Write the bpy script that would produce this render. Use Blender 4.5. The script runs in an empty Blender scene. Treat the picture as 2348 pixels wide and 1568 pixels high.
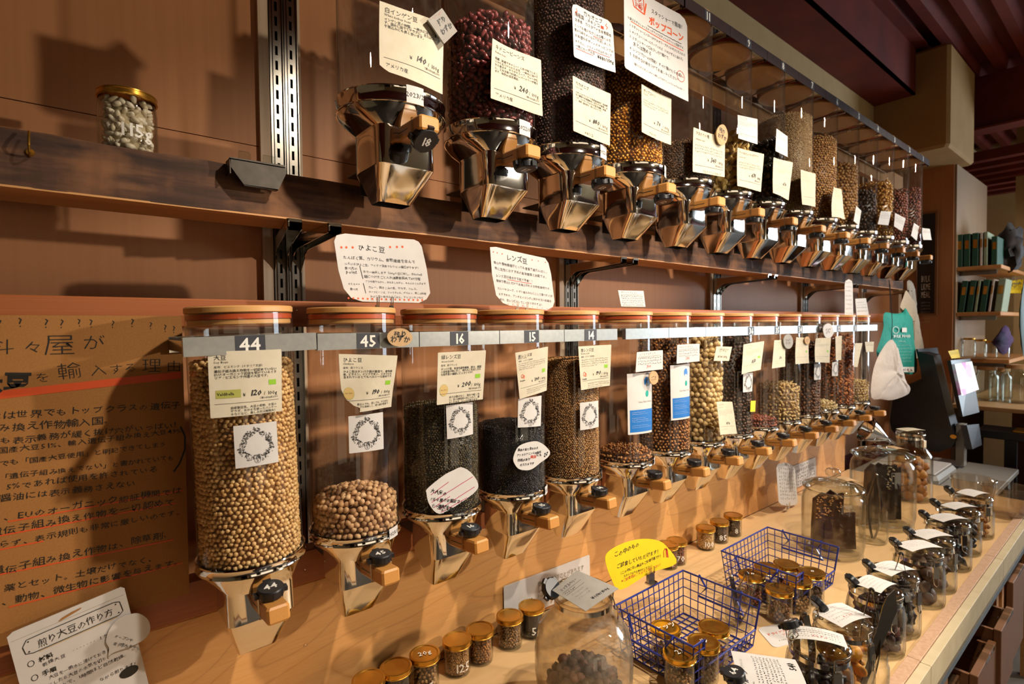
import bpy, math, random
import numpy as np
from mathutils import Vector, Matrix

# ------------------------------------------------------------------ camera, world, lights, exposure
SC = bpy.context.scene
COL = SC.collection
CZ = 1.625                      # eye height; counter top is z = 0.80, the wall runs along +x, +y goes into the wall
F_PX, YAW, PITCH, ROLL = 1220.1062, 0.68290, 0.0282, -0.0106
W_PX, H_PX = 2348, 1568
Fv = Vector((math.sin(YAW)*math.cos(PITCH), math.cos(YAW)*math.cos(PITCH), -math.sin(PITCH)))
_r0 = Vector((math.cos(YAW), -math.sin(YAW), 0)); _u0 = _r0.cross(Fv)
Rv = math.cos(ROLL)*_r0 + math.sin(ROLL)*_u0
Uv = -math.sin(ROLL)*_r0 + math.cos(ROLL)*_u0
cam_d = bpy.data.cameras.new('camera'); cam = bpy.data.objects.new('camera', cam_d); COL.objects.link(cam)
cam_d.sensor_width = 36; cam_d.lens = F_PX/W_PX*36; cam_d.clip_start = 0.02; cam_d.clip_end = 60
cam.matrix_world = Matrix(((Rv.x, Uv.x, -Fv.x, 0), (Rv.y, Uv.y, -Fv.y, 0), (Rv.z, Uv.z, -Fv.z, CZ), (0, 0, 0, 1)))
cam_d.dof.use_dof = True; cam_d.dof.focus_distance = 1.15; cam_d.dof.aperture_fstop = 5.6
SC.camera = cam
SC.view_settings.view_transform = 'Standard'; SC.view_settings.look = 'None'
SC.view_settings.exposure = -0.05
SC.view_settings.gamma = 1; SC.view_settings.use_curve_mapping = False
SC.cycles.transparent_max_bounces = 40; SC.cycles.max_bounces = 8; SC.cycles.diffuse_bounces = 3
SC.cycles.glossy_bounces = 4; SC.cycles.transmission_bounces = 6
SC.cycles.adaptive_threshold = 0.03
SC.cycles.caustics_reflective = False; SC.cycles.caustics_refractive = False
SC.cycles.sample_clamp_indirect = 4.0
wd = bpy.data.worlds.new('daylight'); SC.world = wd; wd.use_nodes = True
_bg = wd.node_tree.nodes['Background']; _bg.inputs[0].default_value = (0.62, 0.80, 1.0, 1); _bg.inputs[1].default_value = 2.2

def lamp(name, kind, loc, power, col, to=None, size=0.1, spot=None, blend=0.5, sy=None):
    d = bpy.data.lights.new(name, kind); d.energy = power; d.color = col
    if kind == 'AREA':
        d.shape = 'RECTANGLE' if sy else 'SQUARE'; d.size = size
        if sy: d.size_y = sy
    else:
        d.shadow_soft_size = size
    if kind == 'SPOT': d.spot_size = math.radians(spot); d.spot_blend = blend
    o = bpy.data.objects.new(name, d); COL.objects.link(o); o.location = loc
    if to is not None: o.rotation_euler = (Vector(to)-Vector(loc)).to_track_quat('-Z', 'Y').to_euler()
    return o
WARM = (1.0, 0.88, 0.72); AMBER = (1.0, 0.80, 0.56)
# ceiling spots of the shop (warm), standing off frame above and beside the photographer; the last is added fill
lamp('spot_lamp_side', 'SPOT', (2.35, -1.15, 2.20), 165, WARM, (0.6, 1.1, 1.5), 0.035, 75, 0.6)
lamp('spot_lamp_over_counter', 'SPOT', (0.95, -0.15, 2.85), 140, WARM, (0.9, 1.1, 0.95), 0.03, 85, 0.7)
lamp('spot_lamp_mid', 'SPOT', (2.3, -0.25, 2.85), 145, WARM, (2.0, 1.1, 1.1), 0.03, 85, 0.7)
lamp('spot_lamp_far', 'SPOT', (3.9, -0.35, 2.8), 115, WARM, (3.3, 1.0, 1.4), 0.03, 85, 0.7)
lamp('fill_spot_back', 'SPOT', (4.9, -0.9, 2.75), 90, (1.0, 0.88, 0.74), (5.9, 0.7, 1.5), 0.05, 80, 0.7)  # extra spot added to brighten the shelves beyond the column
# soft area fills added behind the photographer, tipped up to brighten undersides
lamp('fill_area', 'AREA', (0.8, -3.2, 0.95), 23, AMBER, (1.2, 1.0, 1.6), 3.6, sy=1.5)
lamp('fill_area_far', 'AREA', (4.8, -3.2, 1.2), 20, (1.0, 0.78, 0.55), (3.2, 1.0, 1.6), 3.0, sy=2.0)
# daylight through the shop window on the street side, beyond the far end of the counter
lamp('window_daylight', 'AREA', (7.6, -1.9, 1.9), 130, (0.78, 0.90, 1.0), (3.2, 0.6, 1.6), 1.9, sy=1.7)

# ------------------------------------------------------------------ pixel of the photograph -> point in the shop
def _ray(px, py): return Fv*F_PX + Rv*(px-W_PX/2) - Uv*(py-H_PX/2)
def onY(px, py, y):
    d = _ray(px, py); d = d*(y/d.y); return Vector((d.x, d.y, d.z+CZ))
def onZ(px, py, z):
    d = _ray(px, py); d = d*((z-CZ)/d.z); return Vector((d.x, d.y, d.z+CZ))
def onX(px, py, x):
    d = _ray(px, py); d = d*(x/d.x); return Vector((d.x, d.y, d.z+CZ))

# ------------------------------------------------------------------ mesh helpers
RNG = random.Random(11)
class MB:
    def __init__(s): s.v = []; s.f = []; s.m = []; s.M = None; s.mi = 0
    def _a(s, vs, fs):
        b = len(s.v)
        if s.M is not None: vs = [s.M @ Vector(v) for v in vs]
        s.v += [tuple(v) for v in vs]; s.f += [tuple(i+b for i in f) for f in fs]; s.m += [s.mi]*len(fs)
        return s
    def box(s, x0, x1, y0, y1, z0, z1):
        v = [(x0,y0,z0),(x1,y0,z0),(x1,y1,z0),(x0,y1,z0),(x0,y0,z1),(x1,y0,z1),(x1,y1,z1),(x0,y1,z1)]
        return s._a(v, [(0,3,2,1),(4,5,6,7),(0,1,5,4),(1,2,6,5),(2,3,7,6),(3,0,4,7)])
    def bbox(s, x0, x1, y0, y1, z0, z1, b=0.003):
        # box with chamfered edges: octagonal loft in z with inset end rings
        b = min(b, (x1-x0)*.4, (y1-y0)*.4, (z1-z0)*.4)
        def ring(z, i):
            return [(x0+b+i,y0+i,z),(x1-b-i,y0+i,z),(x1-i,y0+b+i,z),(x1-i,y1-b-i,z),(x1-b-i,y1-i,z),(x0+b+i,y1-i,z),(x0+i,y1-b-i,z),(x0+i,y0+b+i,z)]
        return s.loft([ring(z0,b*.7), ring(z0+b,0), ring(z1-b,0), ring(z1,b*.7)], True)
    def loft(s, rings, caps=False, closed=True):
        n = len(rings[0]); v = [p for r in rings for p in r]; f = []
        for k in range(len(rings)-1):
            for i in range(n if closed else n-1):
                j = (i+1) % n
                f.append((k*n+i, k*n+j, (k+1)*n+j, (k+1)*n+i))
        if caps:
            f.append(tuple(range(n-1,-1,-1))); f.append(tuple((len(rings)-1)*n+i for i in range(n)))
        return s._a(v, f)
    def lathe(s, prof, n=32, cx=0, cy=0, caps=False):
        rings = [[(cx+r*math.cos(2*math.pi*i/n), cy+r*math.sin(2*math.pi*i/n), z) for i in range(n)] for r, z in prof]
        return s.loft(rings, caps)
    def tube(s, pts, r, n=8, closed=False, caps=True):
        pts = [Vector(p) for p in pts]; m = len(pts); rings = []; up = None
        for i in range(m):
            if closed: t = pts[(i+1) % m]-pts[i-1]
            else: t = pts[min(i+1, m-1)]-pts[max(i-1, 0)]
            t.normalize()
            if up is None:
                up = Vector((0,0,1)) if abs(t.z) < .9 else Vector((1,0,0))
            a = t.cross(up)
            if a.length < 1e-5: a = t.cross(Vector((0.3,1,0.2)))
            a.normalize(); b = a.cross(t); up = b
            rr = r[i] if isinstance(r, (list, tuple)) else r
            rings.append([tuple(pts[i]+a*rr*math.cos(2*math.pi*k/n)+b*rr*math.sin(2*math.pi*k/n)) for k in range(n)])
        if closed: rings.append(rings[0])
        return s.loft(rings, caps and not closed)
    def prism(s, poly, z0, z1):
        return s.loft([[(x,y,z0) for x,y in poly], [(x,y,z1) for x,y in poly]], True)
def mesh(name, mb, mats, sm=0.6):
    me = bpy.data.meshes.new(name); me.from_pydata(mb.v, [], mb.f)
    if not isinstance(mats, (list, tuple)): mats = [mats]
    for m in mats: me.materials.append(m)
    if len(mats) > 1: me.polygons.foreach_set('material_index', mb.m)
    if sm:
        me.polygons.foreach_set('use_smooth', [True]*len(me.polygons)); me.set_sharp_from_angle(angle=sm)
    me.update(); return me
def link(name, me, parent=None, loc=None, rot=None):
    o = bpy.data.objects.new(name, me); COL.objects.link(o)
    if parent is not None: o.parent = parent
    if loc is not None: o.location = loc
    if rot is not None: o.rotation_euler = rot
    return o
def obj(name, mb, mats, parent=None, sm=0.6, loc=None, rot=None): return link(name, mesh(name, mb, mats, sm), parent, loc, rot)
def tag(o, label, cat, group=None, kind=None):
    o['label'] = label; o['category'] = cat
    if group: o['group'] = group
    if kind: o['kind'] = kind
    return o
def thing(name, label, cat, loc=(0,0,0), rz=0, group=None, sc=1.0):
    o = link(name, None, None, loc, (0,0,rz)); o.scale = (sc,sc,sc); o.empty_display_size = .02
    return tag(o, label, cat, group)
def struct(name, mb, m, parent=None, sm=0.6):
    o = obj(name, mb, m, parent, sm)
    if parent is None: o['kind'] = 'structure'
    return o
def dup(root, loc=None, rz=None, label=None, group=None):
    r = root.copy(); COL.objects.link(r)
    if loc is not None: r.location = loc
    if rz is not None: r.rotation_euler = (0,0,rz)
    if label: r['label'] = label
    if group: r['group'] = group
    for ch in list(root.children):
        c = ch.copy(); COL.objects.link(c); c.parent = r
        for g in list(ch.children):
            d = g.copy(); COL.objects.link(d); d.parent = c
    return r

# ------------------------------------------------------------------ materials
def lin(c):
    if isinstance(c, str): c = tuple(int(c[i:i+2],16)/255 for i in (0,2,4))
    return tuple(x/12.92 if x <= .04045 else ((x+.055)/1.055)**2.4 for x in c)+(1,)
def _new(name):
    m = bpy.data.materials.new(name); m.use_nodes = True; nt = m.node_tree
    return m, nt, nt.nodes['Principled BSDF']
def N(nt, t, **k):
    n = nt.nodes.new(t)
    for a, b in k.items():
        if a.startswith('_'): setattr(n, a[1:], b)
        else: n.inputs[a.replace('0',' ')].default_value = b
    return n
def plain(name, c, rough=.5, metal=0, c2=None, sc=40, bump=0, spec=.5, det=3, coat=0, sss=0, stretch=None):
    m, nt, p = _new(name); p.inputs['Base Color'].default_value = lin(c); p.inputs['Roughness'].default_value = rough
    p.inputs['Metallic'].default_value = metal; p.inputs['Specular IOR Level'].default_value = spec
    p.inputs['Coat Weight'].default_value = coat; p.inputs['Subsurface Weight'].default_value = sss
    tc = N(nt, 'ShaderNodeTexCoord'); mp = N(nt, 'ShaderNodeMapping'); nt.links.new(tc.outputs['Object'], mp.inputs[0])
    if stretch: mp.inputs['Scale'].default_value = stretch
    nz = N(nt, 'ShaderNodeTexNoise'); nz.inputs['Scale'].default_value = sc; nz.inputs['Detail'].default_value = det
    nt.links.new(mp.outputs[0], nz.inputs['Vector'])
    if c2:
        r = N(nt, 'ShaderNodeValToRGB'); r.color_ramp.elements[0].position = .3; r.color_ramp.elements[1].position = .7
        r.color_ramp.elements[0].color = lin(c); r.color_ramp.elements[1].color = lin(c2)
        nt.links.new(nz.outputs[0], r.inputs[0]); nt.links.new(r.outputs[0], p.inputs['Base Color'])
    if bump:
        b = N(nt, 'ShaderNodeBump'); b.inputs['Strength'].default_value = bump; b.inputs['Distance'].default_value = .002
        nt.links.new(nz.outputs[0], b.inputs['Height']); nt.links.new(b.outputs[0], p.inputs['Normal'])
    return m
def wood(name, ca, cb, cc=None, scale=(1,1,1), ring=6.0, fine=220, rough=.5, dist=1.5, line=.5, bump=.15, stain=None, pwr=5):
    """wood: broad figure from a warped noise cut into contour bands, plus fine fibres along the stretched axis"""
    m, nt, p = _new(name); L = nt.links.new
    tc = N(nt, 'ShaderNodeTexCoord'); mp = N(nt, 'ShaderNodeMapping'); mp.inputs['Scale'].default_value = scale
    L(tc.outputs['Object'], mp.inputs[0])
    n1 = N(nt, 'ShaderNodeTexNoise'); n1.inputs['Scale'].default_value = dist; n1.inputs['Detail'].default_value = 1.5; n1.inputs['Distortion'].default_value = .6
    L(mp.outputs[0], n1.inputs['Vector'])
    mu = N(nt, 'ShaderNodeMath', _operation='MULTIPLY'); mu.inputs[1].default_value = ring; L(n1.outputs[0], mu.inputs[0])
    fr = N(nt, 'ShaderNodeMath', _operation='PINGPONG'); fr.inputs[1].default_value = 1.0; L(mu.outputs[0], fr.inputs[0])
    pw = N(nt, 'ShaderNodeMath', _operation='POWER'); pw.inputs[1].default_value = pwr; L(fr.outputs[0], pw.inputs[0])
    n2 = N(nt, 'ShaderNodeTexNoise'); n2.inputs['Scale'].default_value = fine; n2.inputs['Detail'].default_value = 3
    mp2 = N(nt, 'ShaderNodeMapping'); sx = [v*v*(.5 if v < .5 else 1) for v in scale]; mp2.inputs['Scale'].default_value = sx
    L(tc.outputs['Object'], mp2.inputs[0]); L(mp2.outputs[0], n2.inputs['Vector'])
    r = N(nt, 'ShaderNodeMix', _data_type='RGBA'); r.inputs[6].default_value = lin(ca); r.inputs[7].default_value = lin(cb)
    L(n2.outputs[0], r.inputs[0])
    r2 = N(nt, 'ShaderNodeMix', _data_type='RGBA'); r2.inputs[7].default_value = lin(cc or cb)
    ml = N(nt, 'ShaderNodeMath', _operation='MULTIPLY'); ml.inputs[1].default_value = line; L(pw.outputs[0], ml.inputs[0])
    L(ml.outputs[0], r2.inputs[0]); L(r.outputs[2], r2.inputs[6])
    out = r2.outputs[2]
    if stain:
        n3 = N(nt, 'ShaderNodeTexNoise'); n3.inputs['Scale'].default_value = stain[1]; n3.inputs['Detail'].default_value = 6; L(tc.outputs['Object'], n3.inputs['Vector'])
        rr = N(nt, 'ShaderNodeValToRGB'); rr.color_ramp.elements[0].position = .42; rr.color_ramp.elements[1].position = .62
        L(n3.outputs[0], rr.inputs[0])
        mx = N(nt, 'ShaderNodeMix', _data_type='RGBA'); mx.inputs[7].default_value = lin(stain[0])
        L(rr.outputs[0], mx.inputs[0]); L(out, mx.inputs[6]); out = mx.outputs[2]
    L(out, p.inputs['Base Color']); p.inputs['Roughness'].default_value = rough
    b = N(nt, 'ShaderNodeBump'); b.inputs['Strength'].default_value = bump; b.inputs['Distance'].default_value = .001
    L(n2.outputs[0], b.inputs['Height']); L(b.outputs[0], p.inputs['Normal'])
    return m
def glass(name, tint='f4f6f2', edge='b9c4b4', refl=1.0, rough=0.0, haze=0.0):
    """thin clear wall: straight-through light plus a Schlick reflection, a little dust haze"""
    m, nt, p = _new(name); L = nt.links.new; nt.nodes.remove(p); out = nt.nodes['Material Output']
    lw = N(nt, 'ShaderNodeLayerWeight'); lw.inputs[0].default_value = .5
    p5 = N(nt, 'ShaderNodeMath', _operation='POWER'); p5.inputs[1].default_value = 4.0; L(lw.outputs['Facing'], p5.inputs[0])
    ma = N(nt, 'ShaderNodeMath', _operation='MULTIPLY_ADD'); ma.inputs[1].default_value = .75*refl; ma.inputs[2].default_value = .055*refl; L(p5.outputs[0], ma.inputs[0])
    ec = N(nt, 'ShaderNodeMix', _data_type='RGBA'); ec.inputs[6].default_value = lin(tint); ec.inputs[7].default_value = lin(edge); L(p5.outputs[0], ec.inputs[0])
    tr = N(nt, 'ShaderNodeBsdfTransparent'); L(ec.outputs[2], tr.inputs[0])
    gl = N(nt, 'ShaderNodeBsdfGlossy'); gl.inputs['Roughness'].default_value = rough
    mx = N(nt, 'ShaderNodeMixShader'); L(ma.outputs[0], mx.inputs[0]); L(tr.outputs[0], mx.inputs[1]); L(gl.outputs[0], mx.inputs[2])
    last = mx
    if haze:
        df = N(nt, 'ShaderNodeBsdfDiffuse'); df.inputs[0].default_value = lin('d8cdbd')
        tc = N(nt, 'ShaderNodeTexCoord'); nz = N(nt, 'ShaderNodeTexNoise'); nz.inputs['Scale'].default_value = 60; nz.inputs['Detail'].default_value = 6
        L(tc.outputs['Object'], nz.inputs['Vector'])
        hz = N(nt, 'ShaderNodeMapRange'); hz.inputs[1].default_value = .4; hz.inputs[2].default_value = .75; hz.inputs[3].default_value = haze*.3; hz.inputs[4].default_value = haze
        L(nz.outputs[0], hz.inputs[0])
        m2 = N(nt, 'ShaderNodeMixShader'); L(hz.outputs[0], m2.inputs[0]); L(mx.outputs[0], m2.inputs[1]); L(df.outputs[0], m2.inputs[2]); last = m2
    L(last.outputs[0], out.inputs[0])
    return m
def grain(name, cols, rough=.45, spec=.5, bump=0.0, sc=500, single=False, sss=0.0):
    """food pieces: colour varies piece by piece (attribute on joined pieces, object random on single ones)"""
    m, nt, p = _new(name); L = nt.links.new
    if single: src = N(nt, 'ShaderNodeObjectInfo').outputs['Random']
    else:
        a = N(nt, 'ShaderNodeAttribute'); a.attribute_name = 'tint'; src = a.outputs['Fac']
    r = N(nt, 'ShaderNodeValToRGB'); e = r.color_ramp.elements
    while len(e) < len(cols): e.new(.5)
    for i, c in enumerate(cols): e[i].position = i/(len(cols)-1); e[i].color = lin(c)
    L(src, r.inputs[0]); L(r.outputs[0], p.inputs['Base Color'])
    p.inputs['Roughness'].default_value = rough; p.inputs['Specular IOR Level'].default_value = spec
    p.inputs['Subsurface Weight'].default_value = sss
    if bump:
        tc = N(nt, 'ShaderNodeTexCoord'); nz = N(nt, 'ShaderNodeTexNoise'); nz.inputs['Scale'].default_value = sc; nz.inputs['Detail'].default_value = 3
        L(tc.outputs['Object'], nz.inputs['Vector']); b = N(nt, 'ShaderNodeBump'); b.inputs['Strength'].default_value = bump; b.inputs['Distance'].default_value = .001
        L(nz.outputs[0], b.inputs['Height']); L(b.outputs[0], p.inputs['Normal'])
    return m
M = {}
M['lauan'] = wood('lauan_plywood', 'aa7046', 'ba8052', '945e36', (1,1,.25), 5, 90, .6, 1.6, .22, .04)
M['ply'] = wood('pale_plywood', 'cc8f50', 'dca668', '925a28', (.55,1,2.2), 26.0, 60, .45, 2.3, .38, .04, None, 12)
M['rail'] = wood('cedar_rail', '8e4a20', 'ac6232', '602c12', (.12,1,1.6), 5.0, 160, .5, 3.0, .6, .15)
def timber():
    m, nt, p = _new('old_timber'); L = nt.links.new; tc = N(nt, 'ShaderNodeTexCoord')
    def nz(scale, det, mp):
        q = N(nt, 'ShaderNodeMapping'); q.inputs['Scale'].default_value = mp; L(tc.outputs['Object'], q.inputs[0])
        n = N(nt, 'ShaderNodeTexNoise'); n.inputs['Scale'].default_value = scale; n.inputs['Detail'].default_value = det; L(q.outputs[0], n.inputs['Vector']); return n
    a = nz(1, 9, (5, 26, 48)); b = nz(1, 7, (7, 9, 9)); c = nz(1, 5, (50, 40, 7))
    r = N(nt, 'ShaderNodeValToRGB'); e = r.color_ramp.elements; e[0].position = .32; e[0].color = lin('2e1c12'); e[1].position = .66; e[1].color = lin('6e4a30'); k = e.new(.5); k.color = lin('4c3020')
    L(a.outputs[0], r.inputs[0])
    r2 = N(nt, 'ShaderNodeValToRGB'); e = r2.color_ramp.elements; e[0].position = .50; e[0].color = (0,0,0,1); e[1].position = .64; e[1].color = (.85,.85,.85,1); L(b.outputs[0], r2.inputs[0])
    mx = N(nt, 'ShaderNodeMix', _data_type='RGBA'); mx.inputs[7].default_value = lin('825634'); L(r2.outputs[0], mx.inputs[0]); L(r.outputs[0], mx.inputs[6])
    r3 = N(nt, 'ShaderNodeValToRGB'); e = r3.color_ramp.elements; e[0].position = .40; e[0].color = (.55,.5,.45,1); e[1].position = .55; e[1].color = (1,1,1,1); L(c.outputs[0], r3.inputs[0])
    m2 = N(nt, 'ShaderNodeMix', _data_type='RGBA', _blend_type='MULTIPLY'); m2.inputs[0].default_value = .35; L(mx.outputs[2], m2.inputs[6]); L(r3.outputs[0], m2.inputs[7])
    L(m2.outputs[2], p.inputs['Base Color']); p.inputs['Roughness'].default_value = .8
    bp = N(nt, 'ShaderNodeBump'); bp.inputs['Strength'].default_value = .5; bp.inputs['Distance'].default_value = .003; L(a.outputs[0], bp.inputs['Height']); L(bp.outputs[0], p.inputs['Normal']); return m
M['beam'] = timber()
M['pine'] = wood('pine', 'bc8048', 'd09a5e', '9a602e', (.08,1,1), 6.0, 130, .55, 6, .5, .1)
M['counter'] = wood('counter_ply', 'd2a874', 'dfb986', 'b2885a', (.5,1,1), 9.0, 60, .42, 1.6, .3, .03, None, 8)
M['cnt_edge'] = plain('cream_edge_board', 'b7a582', .6, c2='c4b391', sc=20)
M['cnt_lip'] = plain('tan_lip', 'b08a6c', .6, c2='c29c7e', sc=120)
M['white_wood'] = plain('whitewashed_wood', 'b59b82', .6, c2='c8b096', sc=12, stretch=(8,8,.4))
M['steel'] = plain('slotted_steel', '8e8a84', .25, 1.0, c2='807c76', sc=30, stretch=(1,1,.1))
M['chrome'] = plain('polished_steel', 'e2e0dc', .07, 1.0, bump=.10, sc=14)
M['chrome2'] = plain('clip_chrome', 'dcd8d0', .12, 1.0)
M['alu'] = plain('rail_aluminium', '9a9c9c', .34, .85, c2='a4a6a4', sc=90)
M['strip2'] = plain('brown_strip', '2e2020', .4, 0, c2='362626', sc=60)
M['dkmetal'] = plain('grey_sheet_metal', '46403a', .4, .6, c2='534c44', sc=60)
M['beech'] = wood('beech', 'c4853f', 'd2954e', 'b0712f', (1,.1,1), 3.0, 400, .42, 8, .2, .05)
M['bamboo'] = wood('bamboo_lid', 'cc9458', 'dba868', 'ba8448', (.2,1,1), 3.0, 300, .42, 6, .25, .05)
M['silicone'] = plain('orange_gasket', 'c4501c', .45, c2='b34416', sc=30)
M['black'] = plain('black_plastic', '17171b', .35, c2='1c1c20', sc=80)
M['clear'] = glass('clear_acrylic', 'fbfaf7', 'dcd6ca', .8, 0.0, .03)
M['jar'] = glass('jar_glass', 'fdfdfb', 'c8cac0', .95, 0.0)
M['jarthick'] = glass('thick_glass', 'f8faf7', 'b4bab0', 1.7, 0.03)
M['hazy'] = glass('dusty_jar_glass', 'faf6ee', 'c8bca8', 1.0, .02, .16)
M['film'] = glass('clear_film', 'f4efe8', 'd8d0c4', 1.6, .05, .05)
M['paper'] = plain('cream_paper', 'cfc4ae', .8, c2='c8bca4', sc=60)
M['white'] = plain('white_paper', 'cec8c4', .7, c2='c8c2be', sc=40)
M['kraft'] = plain('kraft_board', 'a4703a', .85, c2='986630', sc=420)
M['yellow'] = plain('yellow_paper', 'f2d000', .65, c2='ecc800', sc=30)
M['greycard'] = plain('grey_card', '8f8880', .7, c2='969088', sc=60)
M['tan'] = plain('tan_tag', 'b99468', .8, c2='c4a076', sc=80)
M['ink'] = plain('black_ink', '17140f', .6)
M['inkred'] = plain('red_ink', 'c23a20', .6)
M['inkpink'] = plain('magenta_ink', 'b42a5c', .6)
M['inkora'] = plain('orange_marker', 'd4501c', .6)
M['inkwhite'] = plain('white_marker', 'e4e0d8', .6)
M['inkgreen'] = plain('green_print', '86b81c', .6)
M['inkolive'] = plain('olive_print', 'a2a04a', .6)
M['inkblue'] = plain('blue_print', '0e6ab8', .4)
M['inkgold'] = plain('gold_print', 'c8a868', .6)
M['inkgrey'] = plain('grey_ink', '8a8478', .6)
M['plate'] = plain('dark_number_plate', '34343c', .5)
M['gold'] = plain('gold_lid', 'cf9c40', .26, .9, c2='c6943a', sc=30)
M['gold2'] = plain('shiny_gold_lid', 'e6b64c', .2, 1.0, c2='dcaa44', sc=30)
M['wire'] = plain('blue_coated_wire', '1c2c80', .3, 0, c2='22348e', sc=60, coat=.5)
M['redsteel'] = plain('red_oxide_steel', '5a160a', .65, 0, c2='722212', sc=5, bump=.1, det=8)
M['cream'] = plain('cream_wall', 'b49a6c', .8, c2='baa274', sc=8)
M['boxbeige'] = plain('beige_cladding', 'a48250', .8, c2='ac8a58', sc=6)
M['greyply'] = wood('greyish_ply', '8e765e', 'a08a70', '7a6450', (1,1,.2), 4, 80, .6, 1.6, .3, .04)
M['floor'] = plain('grey_floor', '6c6660', .5, c2='7a746c', sc=6, det=6)
M['drawer'] = wood('drawer_wood', '6e4628', '8a5c38', '4e2e18', (1,.2,1), 4, 200, .6, 5, .4, .1)
M['fabric_teal'] = plain('teal_cloth', '149688', .8, c2='1aa294', sc=60, bump=.3)
M['muslin'] = plain('muslin', 'd8c8b4', .9, c2='cdbca6', sc=90, bump=.3)
M['mesh'] = plain('white_mesh_cloth', 'e0d2c8', .9, c2='d4c4b8', sc=140, bump=.3)
M['purple'] = plain('purple_cloth', '3a1650', .85, c2='441c5c', sc=80, bump=.3)
M['gray'] = plain('grey_plastic', '9a948c', .5)
# ------------------------------------------------------------------ lettering: glyph outlines taken from the built-in font, laid on cards
_tc = bpy.data.curves.new('glyph_source', 'FONT'); _tc.resolution_u = 1; _to = bpy.data.objects.new('glyph_source', _tc)
_G = {}
def glyph(ch, off=0.0):
    k = (ch, off)
    if k not in _G:
        _tc.offset = off; _tc.body = ch; me = _to.to_mesh()
        _G[k] = ([(v.co.x, v.co.y) for v in me.vertices], [tuple(p.vertices) for p in me.polygons]); _to.to_mesh_clear()
    return _G[k]
def adv(ch):
    if ch == ' ': return .35
    if ord(ch) > 0x2e80 or ch in '…': return 1.0
    vs = glyph(ch)[0]; return (max(x for x, y in vs)+.07) if vs else .4
class Sheet:
    """flat lettering in card units (u to the right, v downwards, card width = 1) that is later mapped on the card's surface"""
    def __init__(s): s.P = {}
    def _g(s, ink): return s.P.setdefault(ink, MB())
    def t(s, txt, x, y, sz, w=None, ink='ink', hand=0.0, off=0.0, ang=0.0, sp=1.0, skew=0.0, al='l'):
        tot = sum(adv(c) for c in txt)*sz*sp; k = 1.0
        if w and tot > 0: k = w/tot
        if al == 'c': x -= tot*k/2
        if al == 'r': x -= tot*k
        ca, sa = math.cos(math.radians(ang)), math.sin(math.radians(ang)); cx = 0.0; g = s._g(ink)
        for ch in txt:
            if ch != ' ':
                vs, fs = glyph(ch, off); jr = RNG.uniform(-1,1)*hand*.10; jy = RNG.uniform(-1,1)*hand*.07*sz; js = 1+RNG.uniform(-1,.6)*hand*.12
                c2, s2 = math.cos(jr), math.sin(jr); out = []
                kx = min(k, 1.15)
                for a, b in vs:
                    a = a*sz*js*kx; b = b*sz*js; a += b*skew; a, b = a*c2-b*s2, a*s2+b*c2; a += cx; b += jy
                    out.append((x+a*ca+b*sa, y-(-a*sa+b*ca), 0))
                g._a(out, fs)
            cx += adv(ch)*sz*sp*k
        return s
    def line(s, x0, y0, x1, y1, th=.006, ink='ink', wob=0.0):
        n = max(2, int(math.hypot(x1-x0, y1-y0)/.05)+1); dx, dy = x1-x0, y1-y0; L = math.hypot(dx, dy) or 1; nx, ny = -dy/L*th/2, dx/L*th/2
        a = []; b = []
        for i in range(n+1):
            t = i/n; o = RNG.uniform(-1,1)*wob
            px, py = x0+dx*t+nx*o*4, y0+dy*t+ny*o*4; a.append((px+nx, py+ny, 0)); b.append((px-nx, py-ny, 0))
        s._g(ink)._a(a+b, [(i, i+1, n+2+i, n+1+i) for i in range(n)]); return s
    def path(s, pts, th=.006, ink='ink'):
        for p, q in zip(pts, pts[1:]): s.line(p[0], p[1], q[0], q[1], th, ink)
        return s
    def rect(s, x0, y0, x1, y1, ink='ink', nx=6, ny=4):
        v = [(x0+(x1-x0)*i/nx, y0+(y1-y0)*j/ny, 0) for j in range(ny+1) for i in range(nx+1)]
        s._g(ink)._a(v, [(j*(nx+1)+i, j*(nx+1)+i+1, (j+1)*(nx+1)+i+1, (j+1)*(nx+1)+i) for j in range(ny) for i in range(nx)]); return s
    def disc(s, x, y, rx, ry=None, ink='ink', n=10):
        ry = ry or rx; s._g(ink)._a([(x+rx*math.cos(6.2832*i/n), y+ry*math.sin(6.2832*i/n), 0) for i in range(n)], [tuple(range(n))]); return s
    def ringo(s, x, y, rx, ry, th=.006, ink='ink', n=28):
        return s.path([(x+rx*math.cos(6.2832*i/n), y+ry*math.sin(6.2832*i/n)) for i in range(n+1)], th, ink)
    def wreath(s, cx, cy, r0, r1, n=360):
        # botanical wreath: leaves, petals and round fruits drawn with little strokes
        rr = random.Random(5)
        for i in range(n):
            a = rr.uniform(0, 6.283); r = rr.uniform(r0, r1)*(1+.07*math.sin(3*a)+.05*math.sin(7*a)); x, y = cx+r*math.cos(a), cy+r*math.sin(a)
            k = rr.random(); q = rr.uniform(0, 6.28); l = rr.uniform(.02, .05)
            if k < .45:
                for sg in (-1, 1):
                    s.path([(x,y), (x+l*.5*math.cos(q)-sg*l*.28*math.sin(q), y+l*.5*math.sin(q)+sg*l*.28*math.cos(q)), (x+l*math.cos(q), y+l*math.sin(q))], .006)
                if rr.random() < .4: s.line(x, y, x+l*math.cos(q), y+l*math.sin(q), .004)
            elif k < .7: s.ringo(x, y, l*.35, l*.35, .006, n=8)
            elif k < .9: s.line(x, y, x+l*math.cos(q), y+l*math.sin(q), .010)
            else: s.disc(x, y, l*.22)
        s.ringo(cx+.0, cy+r1*.95, .07, .07, .008); s.t('斗', cx-.025, cy+r1*.95+.0, .05); s.t('屋', cx-.025, cy+r1*.95+.045, .05)
        return s
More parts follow.
